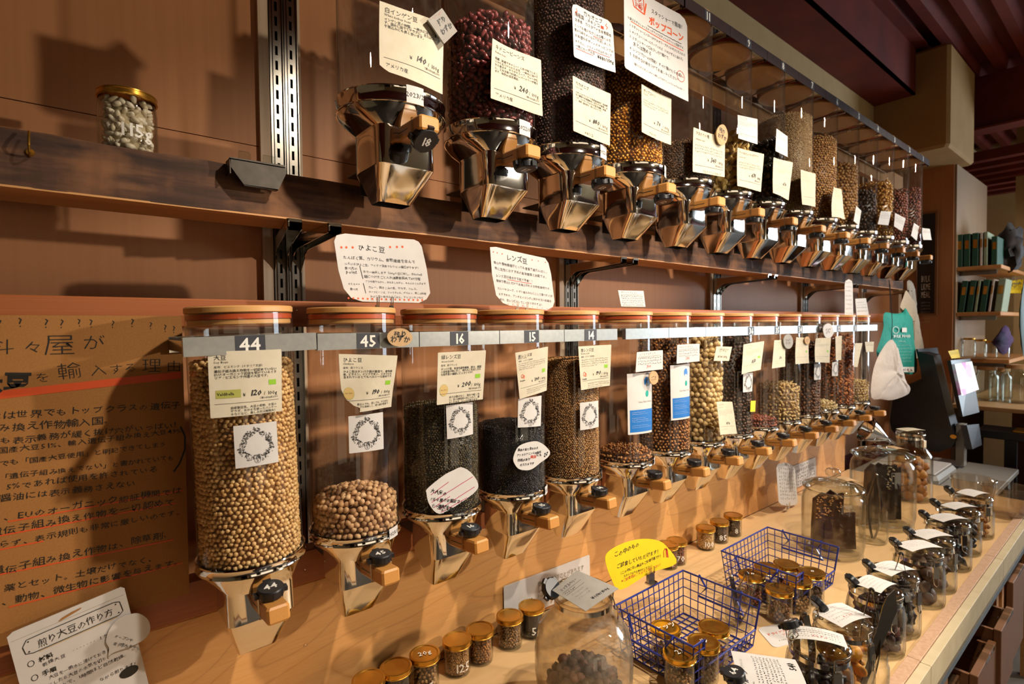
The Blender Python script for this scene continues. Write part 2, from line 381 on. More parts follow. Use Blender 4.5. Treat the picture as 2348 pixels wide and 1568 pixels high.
def rr_outline(w, h, r, n=4):
    pts = []
    for cx, cy, a0 in ((w-r, h-r, 0), (r, h-r, 90), (r, r, 180), (w-r, r, 270)):
        for i in range(n+1):
            a = math.radians(a0+90*i/n); pts.append((cx+r*math.cos(a), cy+r*math.sin(a)))
    return pts
def densify(o, step=.06):
    out = []
    for i, p in enumerate(o):
        q = o[(i+1) % len(o)]; n = max(1, int(math.hypot(q[0]-p[0], q[1]-p[1])/step))
        out += [(p[0]+(q[0]-p[0])*k/n, p[1]+(q[1]-p[1])*k/n) for k in range(n)]
    return out
def card(name, label, cat, P, asp, sheet=None, mat='paper', outline=None, group=None, th=.0006, parent=None, rings=7, ctr=None):
    """a sheet of paper. P(u, v) -> 3-D point of the front face (u 0..1, v 0..asp downwards); lettering becomes child meshes"""
    def nrm(u, v):
        a = P(u+.01, v)-P(u-.01, v); b = P(u, v-.01)-P(u, v+.01); n = a.cross(b); n.normalize(); return n
    o = densify(outline or rr_outline(1, asp, .012, 2)); c = ctr or (sum(p[0] for p in o)/len(o), sum(p[1] for p in o)/len(o)); n = len(o)
    fr = []; bk = []
    for k in range(rings+1):
        t = 1-k/rings*.999
        for p in o:
            u, v = c[0]+(p[0]-c[0])*t, c[1]+(p[1]-c[1])*t; q = P(u, v); fr.append(q); bk.append(q-nrm(u, v)*th)
    m = MB(); m.v = [tuple(p) for p in fr+bk]; b = len(fr)
    for k in range(rings):
        for i in range(n):
            j = (i+1) % n; m.f.append((k*n+i, (k+1)*n+i, (k+1)*n+j, k*n+j)); m.f.append((b+k*n+i, b+k*n+j, b+(k+1)*n+j, b+(k+1)*n+i))
    for i in range(n): j = (i+1) % n; m.f.append((i, j, b+j, b+i))
    root = obj(name, m, M[mat], parent, 1.0)
    if label: tag(root, label, cat, group)
    if sheet:
        for ink, g in sheet.P.items():
            vs = []
            for x, y, z in g.v: vs.append(tuple(P(x, y)+nrm(x, y)*(.00035 if ink != 'ink' else .0005)))
            g2 = MB(); g2.v = vs; g2.f = g.f; obj('lettering', g2, M[ink], root, 0)
    return root
def quad(corners, D=None, bend=0.0, asp=None, wave=0.0, curl=0.0):
    """card plane through four pixels (top-left, top-right, bottom-right, bottom-left) standing on the vertical plane y = D"""
    Ds = D if isinstance(D, (list, tuple)) else [D]*4
    A, B, C_, D_ = [onY(c[0], c[1], d) for c, d in zip(corners, Ds)]
    w = ((B-A).length+(C_-D_).length)/2; h = ((D_-A).length+(C_-B).length)/2; asp = asp or h/w
    def P(u, v):
        t = v/asp; p = (A*(1-u)+B*u)*(1-t)+(D_*(1-u)+C_*u)*t
        p = p.copy(); p.y += bend*(2*u-1)**2 + wave*math.sin(5*u+3*t)*.5 - curl*max(0, t-.6)**2*6
        return p
    return P, asp, w
def plate3(o, ux, vy, w, asp):
    """card plane from an origin (top-left), two unit vectors and a real width"""
    o, ux, vy = Vector(o), Vector(ux).normalized(), Vector(vy).normalized()
    return lambda u, v: o+ux*(u*w)+vy*(v*w)
# ------------------------------------------------------------------ the room
WY = 1.408      # wall face
b = MB().box(-3.2, 8.2, -3.6, 1.9, -.05, 0); struct('floor', b, M['floor'], sm=0)
# back wall: plywood sheets with a shadow gap, cream board above
wall = link('wall_back', None); wall['kind'] = 'structure'
xs = [-1.62, -.604, .412, 1.417, 2.431, 3.444, 4.456, 5.19]
for i in range(len(xs)-1):
    a, c = xs[i]+.0012, xs[i+1]-.0012
    obj('plywood_panel', MB().box(a, c, WY, WY+.012, 2.0735, 3.051), M['lauan'], wall, 0)
    obj('plywood_panel', MB().box(a, c, WY, WY+.012, .70, 2.0715), M['lauan'], wall, 0)
obj('cream_board', MB().box(-3.2, 8.2, WY-.02, WY+.03, 3.051, 3.56), M['cream'], wall, 0)
obj('wall_core', MB().box(-3.2, 8.2, WY+.013, WY+.1, 0, 3.6), M['redsteel'], wall, 0)
struct('wall_left', MB().box(-3.3, -3.2, -3.6, 1.9, 0, 3.62), M['cream'], sm=0)
struct('wall_front', MB().box(-3.3, 8.3, -3.7, -3.6, 0, 3.62), M['cream'], sm=0)
# far wall with the shop window
fw = link('wall_far', None); fw['kind'] = 'structure'
for a in ((-3.6,-3.0,0,3.62), (-.7,1.9,0,3.62), (-3.0,-.7,0,.9), (-3.0,-.7,2.75,3.62)):
    obj('wall_piece', MB().box(8.0, 8.1, a[0], a[1], a[2], a[3]), M['cream'], fw, 0)
wf = MB()
for a in ((-3.0,-2.95,.9,2.75), (-.75,-.7,.9,2.75), (-1.88,-1.83,.9,2.75), (-3.0,-.7,.9,.95), (-3.0,-.7,2.7,2.75)): wf.box(7.98, 8.06, a[0], a[1], a[2], a[3])
w1 = struct('window_1', wf, M['white_wood'], sm=0)
obj('pane', MB().box(8.02, 8.024, -2.95, -.75, .95, 2.7), M['jar'], w1, 0)
# steel deck ceiling, ribs running along the shop
prof = []; y = -3.6
while y < 1.45:
    prof += [(y, 3.62), (y+.055, 3.62), (y+.08, 3.558), (y+.135, 3.558)]; y += .16
m = MB(); m.loft([[(-3.2, p[0], p[1]) for p in prof], [(8.2, p[0], p[1]) for p in prof]], False, False); struct('ceiling', m, M['redsteel'], sm=0)
m = MB()   # channel beam along the wall, at the head of the cream board
m.box(-3.2, 4.60, 1.136, 1.153, 3.224, 3.558).box(-3.2, 4.60, 1.136, 1.386, 3.224, 3.238).box(-3.2, 4.60, 1.07, 1.153, 3.543, 3.558)
tb = struct('trim_1', m, M['redsteel'], sm=0); tb['label'] = 'red oxide steel channel beam along the head of the wall'
m = MB().box(2.28, 2.78, .39, 1.136, 3.212, 3.225).box(2.29, 2.30, .0, 1.136, 3.225, 3.55); tb = struct('trim_2', m, M['redsteel'], sm=0)
m = MB().box(5.55, 5.57, -3.6, 1.34, 3.13, 3.555).box(5.47, 5.65, -3.6, 1.34, 3.12, 3.135); tb = struct('trim_3', m, M['redsteel'], sm=0)
for k in range(7):   # low ribs of the ceiling beyond the beam
    struct('trim_%d' % (4+k), MB().box(6.0+.28*k, 6.09+.28*k, -3.4, 1.30, 3.0, 3.08), M['redsteel'], sm=0)
# column with a boxed head beyond the dispensers
m = MB().bbox(4.60, 5.33, .943, WY+.02, 2.82, 3.52, .02); struct('trim_11', m, M['boxbeige'], sm=.5)
m = MB().box(5.17, 6.27, 1.03, 1.45, 0, 2.82); struct('wall_return', m, M['lauan'], sm=0)
struct('trim_12', MB().box(5.185, 6.25, 1.015, 1.03, 0, 2.82), M['greyply'], sm=0)
struct('trim_13', MB().box(5.08, 5.17, 1.35, 1.408, .0, 2.82), M['white_wood'], sm=0)
# ------------------------------------------------------------------ shelf standards
def standard(x, label):
    t = thing('shelf_standard', label, 'shelf upright', (x, WY, -.185), 0, 'slotted steel shelf uprights', 1.114)
    s = MB().box(-.0525, -.031, -.014, 0, .75, 3.1).box(.031, .0365, -.014, 0, .75, 3.1); obj('wooden_batten', s, M['white_wood'], t, 0)
    ch = MB()
    for cx in (-.0155, .0155):
        for (a, c, y0) in ((-.0145,-.0125,-.017), (.0125,.0145,-.017), (-.0125,-.0075,-.012), (.0075,.0125,-.012), (-.0075,-.0065,-.015), (.0065,.0075,-.015)):
            ch.box(cx+a, cx+c, y0, .0, .75, 3.1)
        z = .95
        while z < 2.88:
            ch.box(cx-.0065, cx-.0028, -.015, -.012, z, z+.032); ch.box(cx+.0028, cx+.0065, -.015, -.012, z, z+.032)
            ch.box(cx-.0028, cx+.0028, -.015, -.012, z+.020, z+.032); z += .032
    ch.box(-.031, .031, -.003, .0, .75, 3.1)
    obj('channel', ch, M['steel'], t, 0); return t
POSTS = [.412, 1.417, 2.431, 3.444, 4.456]
for x, l in zip(POSTS, ('slotted twin steel upright near the jar marked 115g', 'slotted steel upright behind the lentil dispenser 14', 'slotted steel upright above the chocolate ball dispenser',
                        'slotted steel upright above the cashew dispenser', 'slotted steel upright above the hanging teal bag')): standard(x, l)
def arm(x, dx, label):
    t = thing('shelf_bracket', label, 'shelf bracket', (x, WY-.017, 0), 0, 'steel brackets under the timber shelf')
    m = MB(); s = .015; zt = 1.8495; LN = .268; n = 20
    low = [(-LN*(i/n), zt-.020-.012*(1-i/n)-.050*max(0, 1-(i/n)*4.2)**2.0) for i in range(n+1)]
    X = lambda y: dx*(-y/LN)
    for sg in (-1, 1):
        x0 = sg*s*.85; x1 = x0+sg*.0018
        m.loft([[(x0+X(y), y, zt) for y, z in low], [(x0+X(y), y, z) for y, z in low], [(x1+X(y), y, z) for y, z in low], [(x1+X(y), y, zt) for y, z in low], [(x0+X(y), y, zt) for y, z in low]], False, False)
    m.loft([[(-s+X(y), y, zt-.0015) for y, z in low], [(s+X(y), y, zt-.0015) for y, z in low], [(s+X(y), y, zt) for y, z in low], [(-s+X(y), y, zt) for y, z in low]], False, False)
    obj('arm', m, M['chrome2'], t, .4)
    obj('end_cap', MB().box(dx-s*.9, dx-s*.9+.003, -LN-.001, -LN+.02, zt-.016, zt).box(dx-s*.9, dx+s*.9, -LN-.003, -LN-.001, zt-.006, zt), M['chrome2'], t, 0); return t
for k, x in enumerate(POSTS):
    w = ('beside the jar marked 115g', 'behind the lentil dispensers', 'above the chocolate ball dispenser', 'above the cashew dispenser', 'above the teal bag')[k]
    arm(x-.0173, -.048 if k == 0 else -.012, 'curved steel shelf bracket %s, nearer of its pair' % w); arm(x+.0173, .0 if k == 0 else .014, 'curved steel shelf bracket %s, farther of its pair' % w)
# ------------------------------------------------------------------ timber shelf, rails, pale plywood splashback, counter
t = thing('timber_shelf', 'dark weathered timber beam used as a shelf with pale underside', 'shelf', (0,0,0))
m = MB(); n = 90
def tb(x, k): return (RNG.uniform(-1,1))*.0016*k
rows = [(1.125,1.8505),(1.1225,1.872),(1.124,1.90),(1.1225,1.925),(1.1255,1.938)]
m.loft([[(-2.2+6.52*i/n, y+RNG.uniform(-1,1)*.0012, z+RNG.uniform(-1,1)*(.0015 if z > 1.93 else .0006)) for i in range(n+1)] for y, z in rows]+[[(-2.2+6.52*i/n, 1.243, 1.938) for i in range(n+1)]], False, False)
m.box(4.3195, 4.32, 1.125, 1.243, 1.851, 1.937)
obj('weathered_face', m, M['beam'], t, .5)
obj('underside', MB().box(-2.2, 4.32, 1.1245, 1.246, 1.848, 1.8512), M['pine'], t, 0)
obj('core', MB().box(-2.2, 4.319, 1.127, 1.245, 1.8512, 1.9365), M['beam'], t, 0)
tag(obj('hanging_rail', MB().bbox(-1.6, 4.3, 1.125, 1.16, 1.630, 1.683, .003), M['rail'], None, .4), 'reddish cedar rail behind the wooden lids of the lower dispensers', 'rail')
tag(obj('mounting_plank', MB().bbox(-1.6, 3.34, 1.1235, 1.16, 1.095, 1.165, .003), M['rail'], None, .4), 'reddish plank behind the steel rims of the lower dispensers', 'plank')
tag(obj('rail_upper', MB().bbox(-1.6, 4.3, 1.125, 1.16, 2.50, 2.60, .003), M['pine'], None, .4), 'pale wooden rail behind the upper row of dispensers', 'rail')
tag(obj('splashback', MB().bbox(-1.6, 3.31, 1.125, 1.15, .80, 1.095, .002), M['ply'], None, .4), 'pale plywood splashback with flame figure between counter and plank', 'panel')
for k, (x, z) in enumerate([(.33, 1.235), (.66, 1.24), (1.30, 1.243), (.25, 1.665), (.30, 1.01)]): pass
def screw(px, py, D, lab):
    p = onY(px, py, D); s = MB().lathe([(0,-.0002),(.0035,-.0012),(.0042,0)], 10)
    o = obj('screw', s, M['chrome2'], None, .5, (p.x, p.y, p.z), (math.pi/2, 0, 0)); tag(o, lab, 'screw'); return o
screw(681, 711, 1.1245, 'small screw in the rail beside lid of dispenser 44'); screw(700, 1306, 1.123, 'small screw in the plank right of dispenser 44'); screw(701, 1479, 1.1245, 'small screw in the pale plywood below dispenser 44')
ct = thing('counter', 'long plywood counter with cream front edge board', 'counter', (0,0,0))
obj('worktop', MB().bbox(-1.2, 3.36, .388, 1.125, .772, .80, .002), M['counter'], ct, .4)
xs2 = [-1.2, .62, 1.55, 2.44, 3.36]
for i in range(4):
    obj('edge_board', MB().bbox(xs2[i]+.0006, xs2[i+1]-.0006, .340, .3615, .735, .8085, .0015), M['cnt_edge'], ct, .4)
    obj('edge_lip', MB().bbox(xs2[i]+.0006, xs2[i+1]-.0006, .362, .388, .772, .8115, .001), M['cnt_lip'], ct, .4)
obj('track', MB().box(-1.2, 3.36, .3355, .3395, .725, .742), M['steel'], ct, 0)

# unseen dark shelf units, added to give the polished steel dark reflections
for i, (x, y, w, h) in enumerate(((-1.6,-2.3,.9,2.0), (.1,-2.6,.5,1.3), (2.2,-2.4,.35,2.1), (3.6,-2.5,.8,1.1))):
    t = thing('reflection_shelf', ('tall','low','narrow tall','wide low')[i]+' unseen dark shelf unit added for reflections in the steel', 'shelf', (x, y, 0), 0, 'unseen shelf units added for reflections')
    for dx in (-w/2, w/2-.02): obj('side', MB().box(dx, dx+.02, -.18, .18, 0, h), M['drawer'], t, 0)
    for k in range(5): obj('board', MB().box(-w/2+.02, w/2-.02, -.18, .18, h*k/4.05+.02, h*k/4.05+.04), M['drawer'], t, 0)
    obj('back', MB().box(-w/2, w/2, -.19, -.18, 0, h), M['black'], t, 0)
# ------------------------------------------------------------------ gravity dispensers
def sring(hx, hy, p, cy, z, n=48):
    out = []
    for i in range(n):
        a = 2*math.pi*(i+.5)/n; c, s = math.cos(a), math.sin(a)
        if p > 3:   # bunch points at the corners
            q = math.pi/4*round((a-math.pi/4)/(math.pi/2))*2+math.pi/4; d = a-q; a = q+d*abs(d/(math.pi/4))**.45 if abs(d) > 1e-6 else q; c, s = math.cos(a), math.sin(a)
        k = (abs(c)**p+abs(s)**p)**(-1/p); out.append((hx*k*c, cy+hy*k*s, z))
    return out
def text_mesh_flat(txt, size, off=.02):
    m = MB(); tot = sum(adv(c) for c in txt)*size; x = -tot/2
    for ch in txt:
        if ch != ' ':
            vs, fs = glyph(ch, off); m._a([(x+a*size, b*size-.36*size, 0) for a, b in vs], fs)
        x += adv(ch)*size
    return m
def number(txt, size, parent, M4, mat='inkwhite', off=.02):
    m = text_mesh_flat(txt, size, off); m.v = [tuple(M4 @ Vector(v)) for v in m.v]
    return obj('lettering', m, M[mat], parent, 0)
def knob_mesh(r, h):
    m = MB(); m.lathe([(0,h), (r*.93,h), (r,h-.002), (r,h*.25), (r*1.0,h*.22), (r*.9,0), (0,0)], 40)
    for k in range(8):
        a = k*math.pi/4; m.M = Matrix.Rotation(a, 4, 'Z'); m.box(r*.985, r*1.035, -.0012, .0012, .002, h-.003)
    m.M = Matrix.Rotation(0, 4, 'Z'); m.box(r*.9, r*1.25, -.005, .005, h*.15, h*.6); m.box(-r*1.25, -r*.9, -.005, .005, h*.15, h*.6); m.box(-.006, .006, r*.9, r*1.18, h*.4, h*.95)
    m.M = None; return m
def build_dispenser(name, up):
    t = thing(name, 'dispenser', 'dispenser', (0,0,0))
    if up:
        R, Rr, zr0, zr1, zl, Rl = .1035, .1089, 2.0439, 2.0734, 2.575, .1040
        prof = [(.106,.106,2,0,zr0), (.102,.102,2,0,zr0-.008), (.088,.089,2.6,-.003,zr0-.018), (.0635,.066,5,-.008,zr0-.034), (.061,.061,9,-.010,zr0-.040), (.061,.061,9,-.010,1.937), (.0595,.0595,9,-.009,1.934), (.0365,.0225,9,.008,1.879), (.0355,.0215,9,.009,1.877)]
        hz, hy0, hy1, hx, hh, kr, kh = 1.996, -.152, -.050, .0205, .0135, .0250, .019
        pz0, pz1, pw, ky = 2.545, 2.579, .1259, -.122
    else:
        R, Rr, zr0, zr1, zl, Rl = .0826, .0869, 1.2271, 1.2442, 1.6530, .0832
        prof = [(.0845,.0845,2,0,zr0), (.081,.081,2,0,zr0-.006), (.070,.071,2.6,-.002,zr0-.014), (.0555,.0575,5,-.004,zr0-.028), (.053,.053,9,-.004,zr0-.034), (.053,.053,9,-.004,1.144), (.0517,.0517,9,-.0035,1.141), (.0315,.0195,9,.008,1.071), (.0305,.0185,9,.009,1.069)]
        hz, hy0, hy1, hx, hh, kr, kh = 1.179, -.152, -.048, .0170, .0130, .0200, .0155
        pz0, pz1, pw, ky = 1.5884, 1.6172, .0984, -.108
    n = 64
    obj('tube', MB().lathe([(R, zr1-.004), (R, zl)], n), M['clear'], t)
    obj('tube_rim', MB().lathe([(R-.003, zl-.001), (R-.003, zl), (R, zl), (R, zl-.001)], n), M['jarthick'], t)
    rg = MB().lathe([(R+.0006, zr0+.002), (R+.0006, zr1-.001), (Rr-.001, zr1), (Rr, zr1-.0015), (Rr-.0012, zr1-.0035), (Rr-.0012, zr0+.004), (Rr, zr0+.0015), (Rr-.001, zr0), (Rr-.005, zr0-.0005)], n)
    obj('rim_band', rg, M['chrome'], t)
    hp = MB().loft([sring(a, b_, p, cy, z) for a, b_, p, cy, z in prof]); obj('hopper', hp, M['chrome'], t, .5)
    inn = MB().loft([sring(a-.0012, b_-.0012, p, cy, z) for a, b_, p, cy, z in prof[4:]]); obj('hopper_lining', inn, M['dkmetal'], t, .5)
    # wooden lid, orange seal, plug
    obj('lid', MB().lathe([(0, zl+.0005), (Rl-.002, zl+.0005), (Rl, zl+.002), (Rl, zl+.0095), (Rl-.002, zl+.0115), (0, zl+.0117)], n), M['bamboo'], t)
    obj('gasket', MB().lathe([(R-.005, zl-.0008), (R-.0016, zl-.0015), (R-.0016, zl-.0095), (R-.005, zl-.0102)], n), M['silicone'], t)
    obj('lid_plug', MB().lathe([(R-.006, zl-.0002), (R-.006, zl-.0098), (R-.0035, zl-.0108), (R-.0035, zl-.0175), (R-.005, zl-.019), (0, zl-.019)], n), M['bamboo'], t)
    # handle, cap, clear strap
    tl = MB(); tl.M = Matrix.Translation((0, hy1, hz)) @ Matrix.Rotation(math.radians(0 if up else -6), 4, 'X') @ Matrix.Translation((0, -hy1, -hz))
    tl.bbox(-hx, hx, hy0, hy1, hz-hh, hz+hh, .0035); ho = obj('handle', tl, M['beech'], t, .5)
    T = tl.M
    sl = MB(); sl.M = T; sl.box(-hx-.0003, -hx+.001, hy1-.055, hy1-.015, hz-.001, hz+.0006); obj('slot', sl, M['black'], ho, 0)
    km = knob_mesh(kr, kh)
    if up: K = Matrix.Translation((0, ky, hz-hh-.0005)) @ Matrix.Rotation(math.pi, 4, 'X')
    else: K = Matrix.Translation((0, ky, hz+hh+.0115)) @ Matrix.Rotation(math.radians(-6), 4, 'X')
    kb = link('knob', mesh('knob', km, M['black'], .6), t); kb.matrix_basis = K
    st = MB(); st.M = T; e = .0012
    for sg in (-1, 1):
        st.box(sg*(hx+e)-.0004, sg*(hx+e)+.0004, ky-.003, ky+.003, hz-hh-(.012 if up else .001), hz+hh+(.001 if up else .014))
    st.box(-hx-e, hx+e, ky-.003, ky+.003, (hz+hh+.0006) if up else (hz-hh-.0014), (hz+hh+.0014) if up else (hz-hh-.0006))
    obj('strap', st, M['film'], t, 0)
    # aluminium plate strip with its ends folded back and the arm that holds it to the rail
    pl = MB(); py = -R-.004
    pl.box(-pw+.0008, pw-.0008, py, py+.0018, pz0, pz1).box(-pw+.0008, -pw+.0026, py, py+.012, pz0, pz1).box(pw-.0026, pw-.0008, py, py+.012, pz0, pz1)
    obj('number_strip', pl, M['strip2'] if up else M['alu'], t, 0)
    ar = MB(); z = (pz0+pz1)/2
    ar.box(pw-.006, pw-.004, py+.004, .125, z-.009, z+.009).box(-pw+.004, -pw+.006, py+.004, .125, z-.009, z+.009).box(pw-.012, pw-.002, -.035, -.02, z-.016, z-.004)
    ar.box(-pw+.004, pw-.004, .100, .104, z-.014, z+.014)
    obj('holder_arm', ar, M['chrome2'], t, 0)
    # hook plate that hangs the hopper on the plank behind
    hk = MB()
    if up: hk.box(-.045, .045, .055, .058, 1.90, 1.955).box(-.045, .045, .055, .124, 1.950, 1.953)
    else: hk.box(-.04, .04, .051, .054, 1.13, 1.185).box(-.04, .04, .051, .13, 1.1655, 1.168)
    obj('hook_plate', hk, M['dkmetal'], t, 0)
    return t, py, pz0, pz1, kr, kh, R, Rr, zr0, zr1
LO, _lpy, _lz0, _lz1, _lkr, _lkh, LR, LRr, Lz0, Lz1 = build_dispenser('gravity_dispenser', False)
UP, _upy, _uz0, _uz1, _ukr, _ukh, UR, URr, Uz0, Uz1 = build_dispenser('gravity_dispenser', True)
def LX(i): return .216+.197*i+(.0327 if i >= 5 else 0)
def UX(i): return .504+.2519*i-(.006 if i in (2, 3) else 0)
def place(i, up, num, label, ntilt=None, strip_h=True):
    first = (i == 0); src = UP if up else LO
    loc = ((UX(i) if up else LX(i)), 1.0, 0)
    o = src if first else dup(src)
    o.location = loc; o['label'] = label; o['group'] = 'upper row of gravity dispensers' if up else 'lower row of gravity dispensers'
    return o
def finish(o, i, up, num, sticker=None, tilt=None):
    py, z0, z1, kr, kh = (_upy, _uz0, _uz1, _ukr, _ukh) if up else (_lpy, _lz0, _lz1, _lkr, _lkh)
    kb = [c for c in o.children if c.name.startswith('knob')][0]
    if tilt: kb.matrix_basis = kb.matrix_basis @ Matrix.Rotation(math.radians(tilt[0]), 4, 'X') @ Matrix.Rotation(math.radians(tilt[1]), 4, 'Y')
    if num:
        S = Matrix.Translation((0, 0, kh+.0003))
        number(num, kr*.95, kb, S, 'inkwhite')
        w = .017 if up else .022
        lb = MB().box(-w-.006, w-.006, py-.0006, py+.0001, z0+.0004, z1-.0004); l = obj('number_label', lb, M['plate'], o, 0)
        number(num, (z1-z0)*1.02, l, Matrix.Translation((-.006, py-.0010, (z0+z1)/2)) @ Matrix.Rotation(math.pi/2, 4, 'X'), 'inkwhite')
    if sticker:
        a0, txt = sticker; Rr, zr0, zr1 = (URr, Uz0, Uz1) if up else (LRr, Lz0, Lz1); g = MB(); n = 8; wd = .32
        pa = [(Rr+.0006)*Vector((math.cos(a0+wd*(k/n-.5)), math.sin(a0+wd*(k/n-.5)), 0)) for k in range(n+1)]
        g.loft([[(p.x, p.y, zr0-.001) for p in pa], [(p.x, p.y, zr1+.002) for p in pa]], False, False); s = obj('date_sticker', g, M['white'], o, 0)
        tm = text_mesh_flat(txt, .0125 if up else .010, 0); h = (zr0+zr1)/2; out = []
        for x, y, z in tm.v:
            a = a0+x/Rr; out.append(((Rr+.0012)*math.cos(a), (Rr+.0012)*math.sin(a), h+y))
        tm.v = out; obj('lettering', tm, M['ink'], s, 0)
LOWN = ['44','45','16','15','14','','','','36','35','34','33','32','31','']
LOWD = ['dispenser 44 full of pale soy beans, nearest of the lower row', 'dispenser 45 with a low heap of chickpeas', 'dispenser 16 two thirds full of dark green lentils',
 'dispenser 15 half full of shiny black lentils', 'dispenser 14 nearly full of brown lentils', 'dispenser with a blue and white label and little granola', 'dispenser full of granola with a blue and white label',
 'dispenser full of pale round chocolate balls', 'dispenser 36 full of dark brown nuts', 'dispenser 35 with a few reddish flakes at its bottom', 'dispenser half full of pale cashews next after 35',
 'dispenser full of brown hazelnuts in the lower row', 'dispenser with a few pale flakes before the almonds', 'dispenser full of orange-brown almonds', 'last dispenser of the lower row with mixed nuts']
UPN = ['18','17','13','12','11','9','8','7','6','5','4','3','2','1']
UPD = ['empty dispenser 18 with a cream card White kidney bean', 'dispenser 17 full of dark red kidney beans', 'dispenser 13 full of dark cacao nibs', 'dispenser 12 full of yellow popcorn kernels', 'dispenser 11 half full of striped sunflower seeds',
 'dispenser 9 with pale white chocolate discs', 'dispenser 8 with dark chocolate discs', 'dispenser 7 full of pale oat grains', 'dispenser 6 full of tan granola', 'upper dispenser with small tan nuts, next after number 6',
 'upper dispenser with purple-brown nuts', 'upper dispenser with golden yellow nuts', 'upper dispenser with red skinned peanuts', 'last dispenser of the upper row with mixed red nuts']
LST = {1: (-1.05, '2023/19'), 3: (-.95, '2023.12'), 4: (-.8, '2023.2'), 5: (-1.0, '2022.5.13'), 6: (-.9, '2021/12'), 10: (-.75, '2023'), 11: (-.7, '2022'), 12: (-.7, '2023'), 13: (-.7, '2022'), 14: (-.7, '2022')}
UST = {0: (-1.62, '2023/2'), 1: (-1.45, '2022/01'), 2: (-1.3, '2022/19'), 3: (-1.1, '2022/1')}
_lo = [place(i, False, LOWN[i], LOWD[i]) for i in range(14, -1, -1)][::-1]
_up = [place(i, True, UPN[i], UPD[i]) for i in range(13, -1, -1)][::-1]
UTILT = {0: (-40, 6), 1: (-4, 3), 2: (-8, 2), 3: (-8, 0)}
for i, o in enumerate(_lo): finish(o, i, False, LOWN[i], LST.get(i), (8, 0) if i else (14, 0))
for i, o in enumerate(_up): finish(o, i, True, UPN[i], UST.get(i), UTILT.get(i))

TL = -.024; _lo[0].rotation_euler = (0, TL, 0); _lo[0].location.x = LX(0)-1.6*TL    # the nearest dispenser hangs a little askew
# ------------------------------------------------------------------ food pieces
import bmesh
def _ico(sub):
    bm = bmesh.new(); bmesh.ops.create_icosphere(bm, subdivisions=sub, radius=1.0); bm.verts.ensure_lookup_table()
    v = np.array([p.co[:] for p in bm.verts]); f = np.array([[q.index for q in p.verts] for p in bm.faces]); bm.free(); return v, f
_I = {1: _ico(1), 2: _ico(2), 3: _ico(3)}
def shape(kind, sub):
    v, f = _I[sub]; v = v.copy()*.5
    if kind == 'round': v = v*[1, .95, .92]
    elif kind == 'oval': v = v*[1, .86, .80]
    elif kind == 'lens': v = v*[1, 1, .5]
    elif kind == 'disc': v = v*[1, 1, .42]; v[:,2] = np.clip(v[:,2], -.13, .2)
    elif kind in ('kidney', 'cashew'):
        v = v*[1, .60, .54]; k = .50 if kind == 'kidney' else 1.5; v[:,1] += k*v[:,0]**2; v[:,1] -= .08
        if kind == 'cashew': v[:,1] -= .10
    elif kind == 'almond': s = 1-.55*np.clip(v[:,0]*2, 0, 1)**1.5; v = v*np.stack([np.ones(len(v)), .58*s, .34*s], 1)
    elif kind == 'corn': s = 1-.45*np.clip(v[:,0]*2, -1, 1); v = v*np.stack([np.ones(len(v))*.95, .78*s, .5*s], 1)
    elif kind == 'seed': s = 1-.5*np.abs(v[:,0]*2)**2; v = v*np.stack([np.ones(len(v)), .42*s, .3*s], 1)
    elif kind == 'chick': v = v*[1, .93, .95]; v[:,0] += .13*np.exp(-((v[:,1])**2+(v[:,2])**2)*40)*(v[:,0] > .2); v[:,2] -= .05*np.exp(-v[:,1]**2*60)*(v[:,2] > 0)
    elif kind == 'chunk': r = np.random.RandomState(3); v = v*(1+r.uniform(-.28, .28, (len(v), 1)))*[1, .75, .6]
    elif kind == 'berry': r = np.random.RandomState(9); v = v*(1+r.uniform(-.18, .18, (len(v), 1)))
    return v, f
def rots(n, rs, flat=0.0):
    q = rs.normal(size=(n, 4)); q /= np.linalg.norm(q, axis=1)[:, None]
    w, x, y, z = q.T
    return np.stack([np.stack([1-2*(y*y+z*z), 2*(x*y-z*w), 2*(x*z+y*w)], 1), np.stack([2*(x*y+z*w), 1-2*(x*x+z*z), 2*(y*z-x*w)], 1), np.stack([2*(x*z-y*w), 2*(y*z+x*w), 1-2*(x*x+y*y)], 1)], 1)
MATP = {}
def gmat(key, cols, **k):
    if key not in MATP: MATP[key] = (grain(key, cols, **k), grain(key+'_piece', cols, single=True, **k))
    return MATP[key]
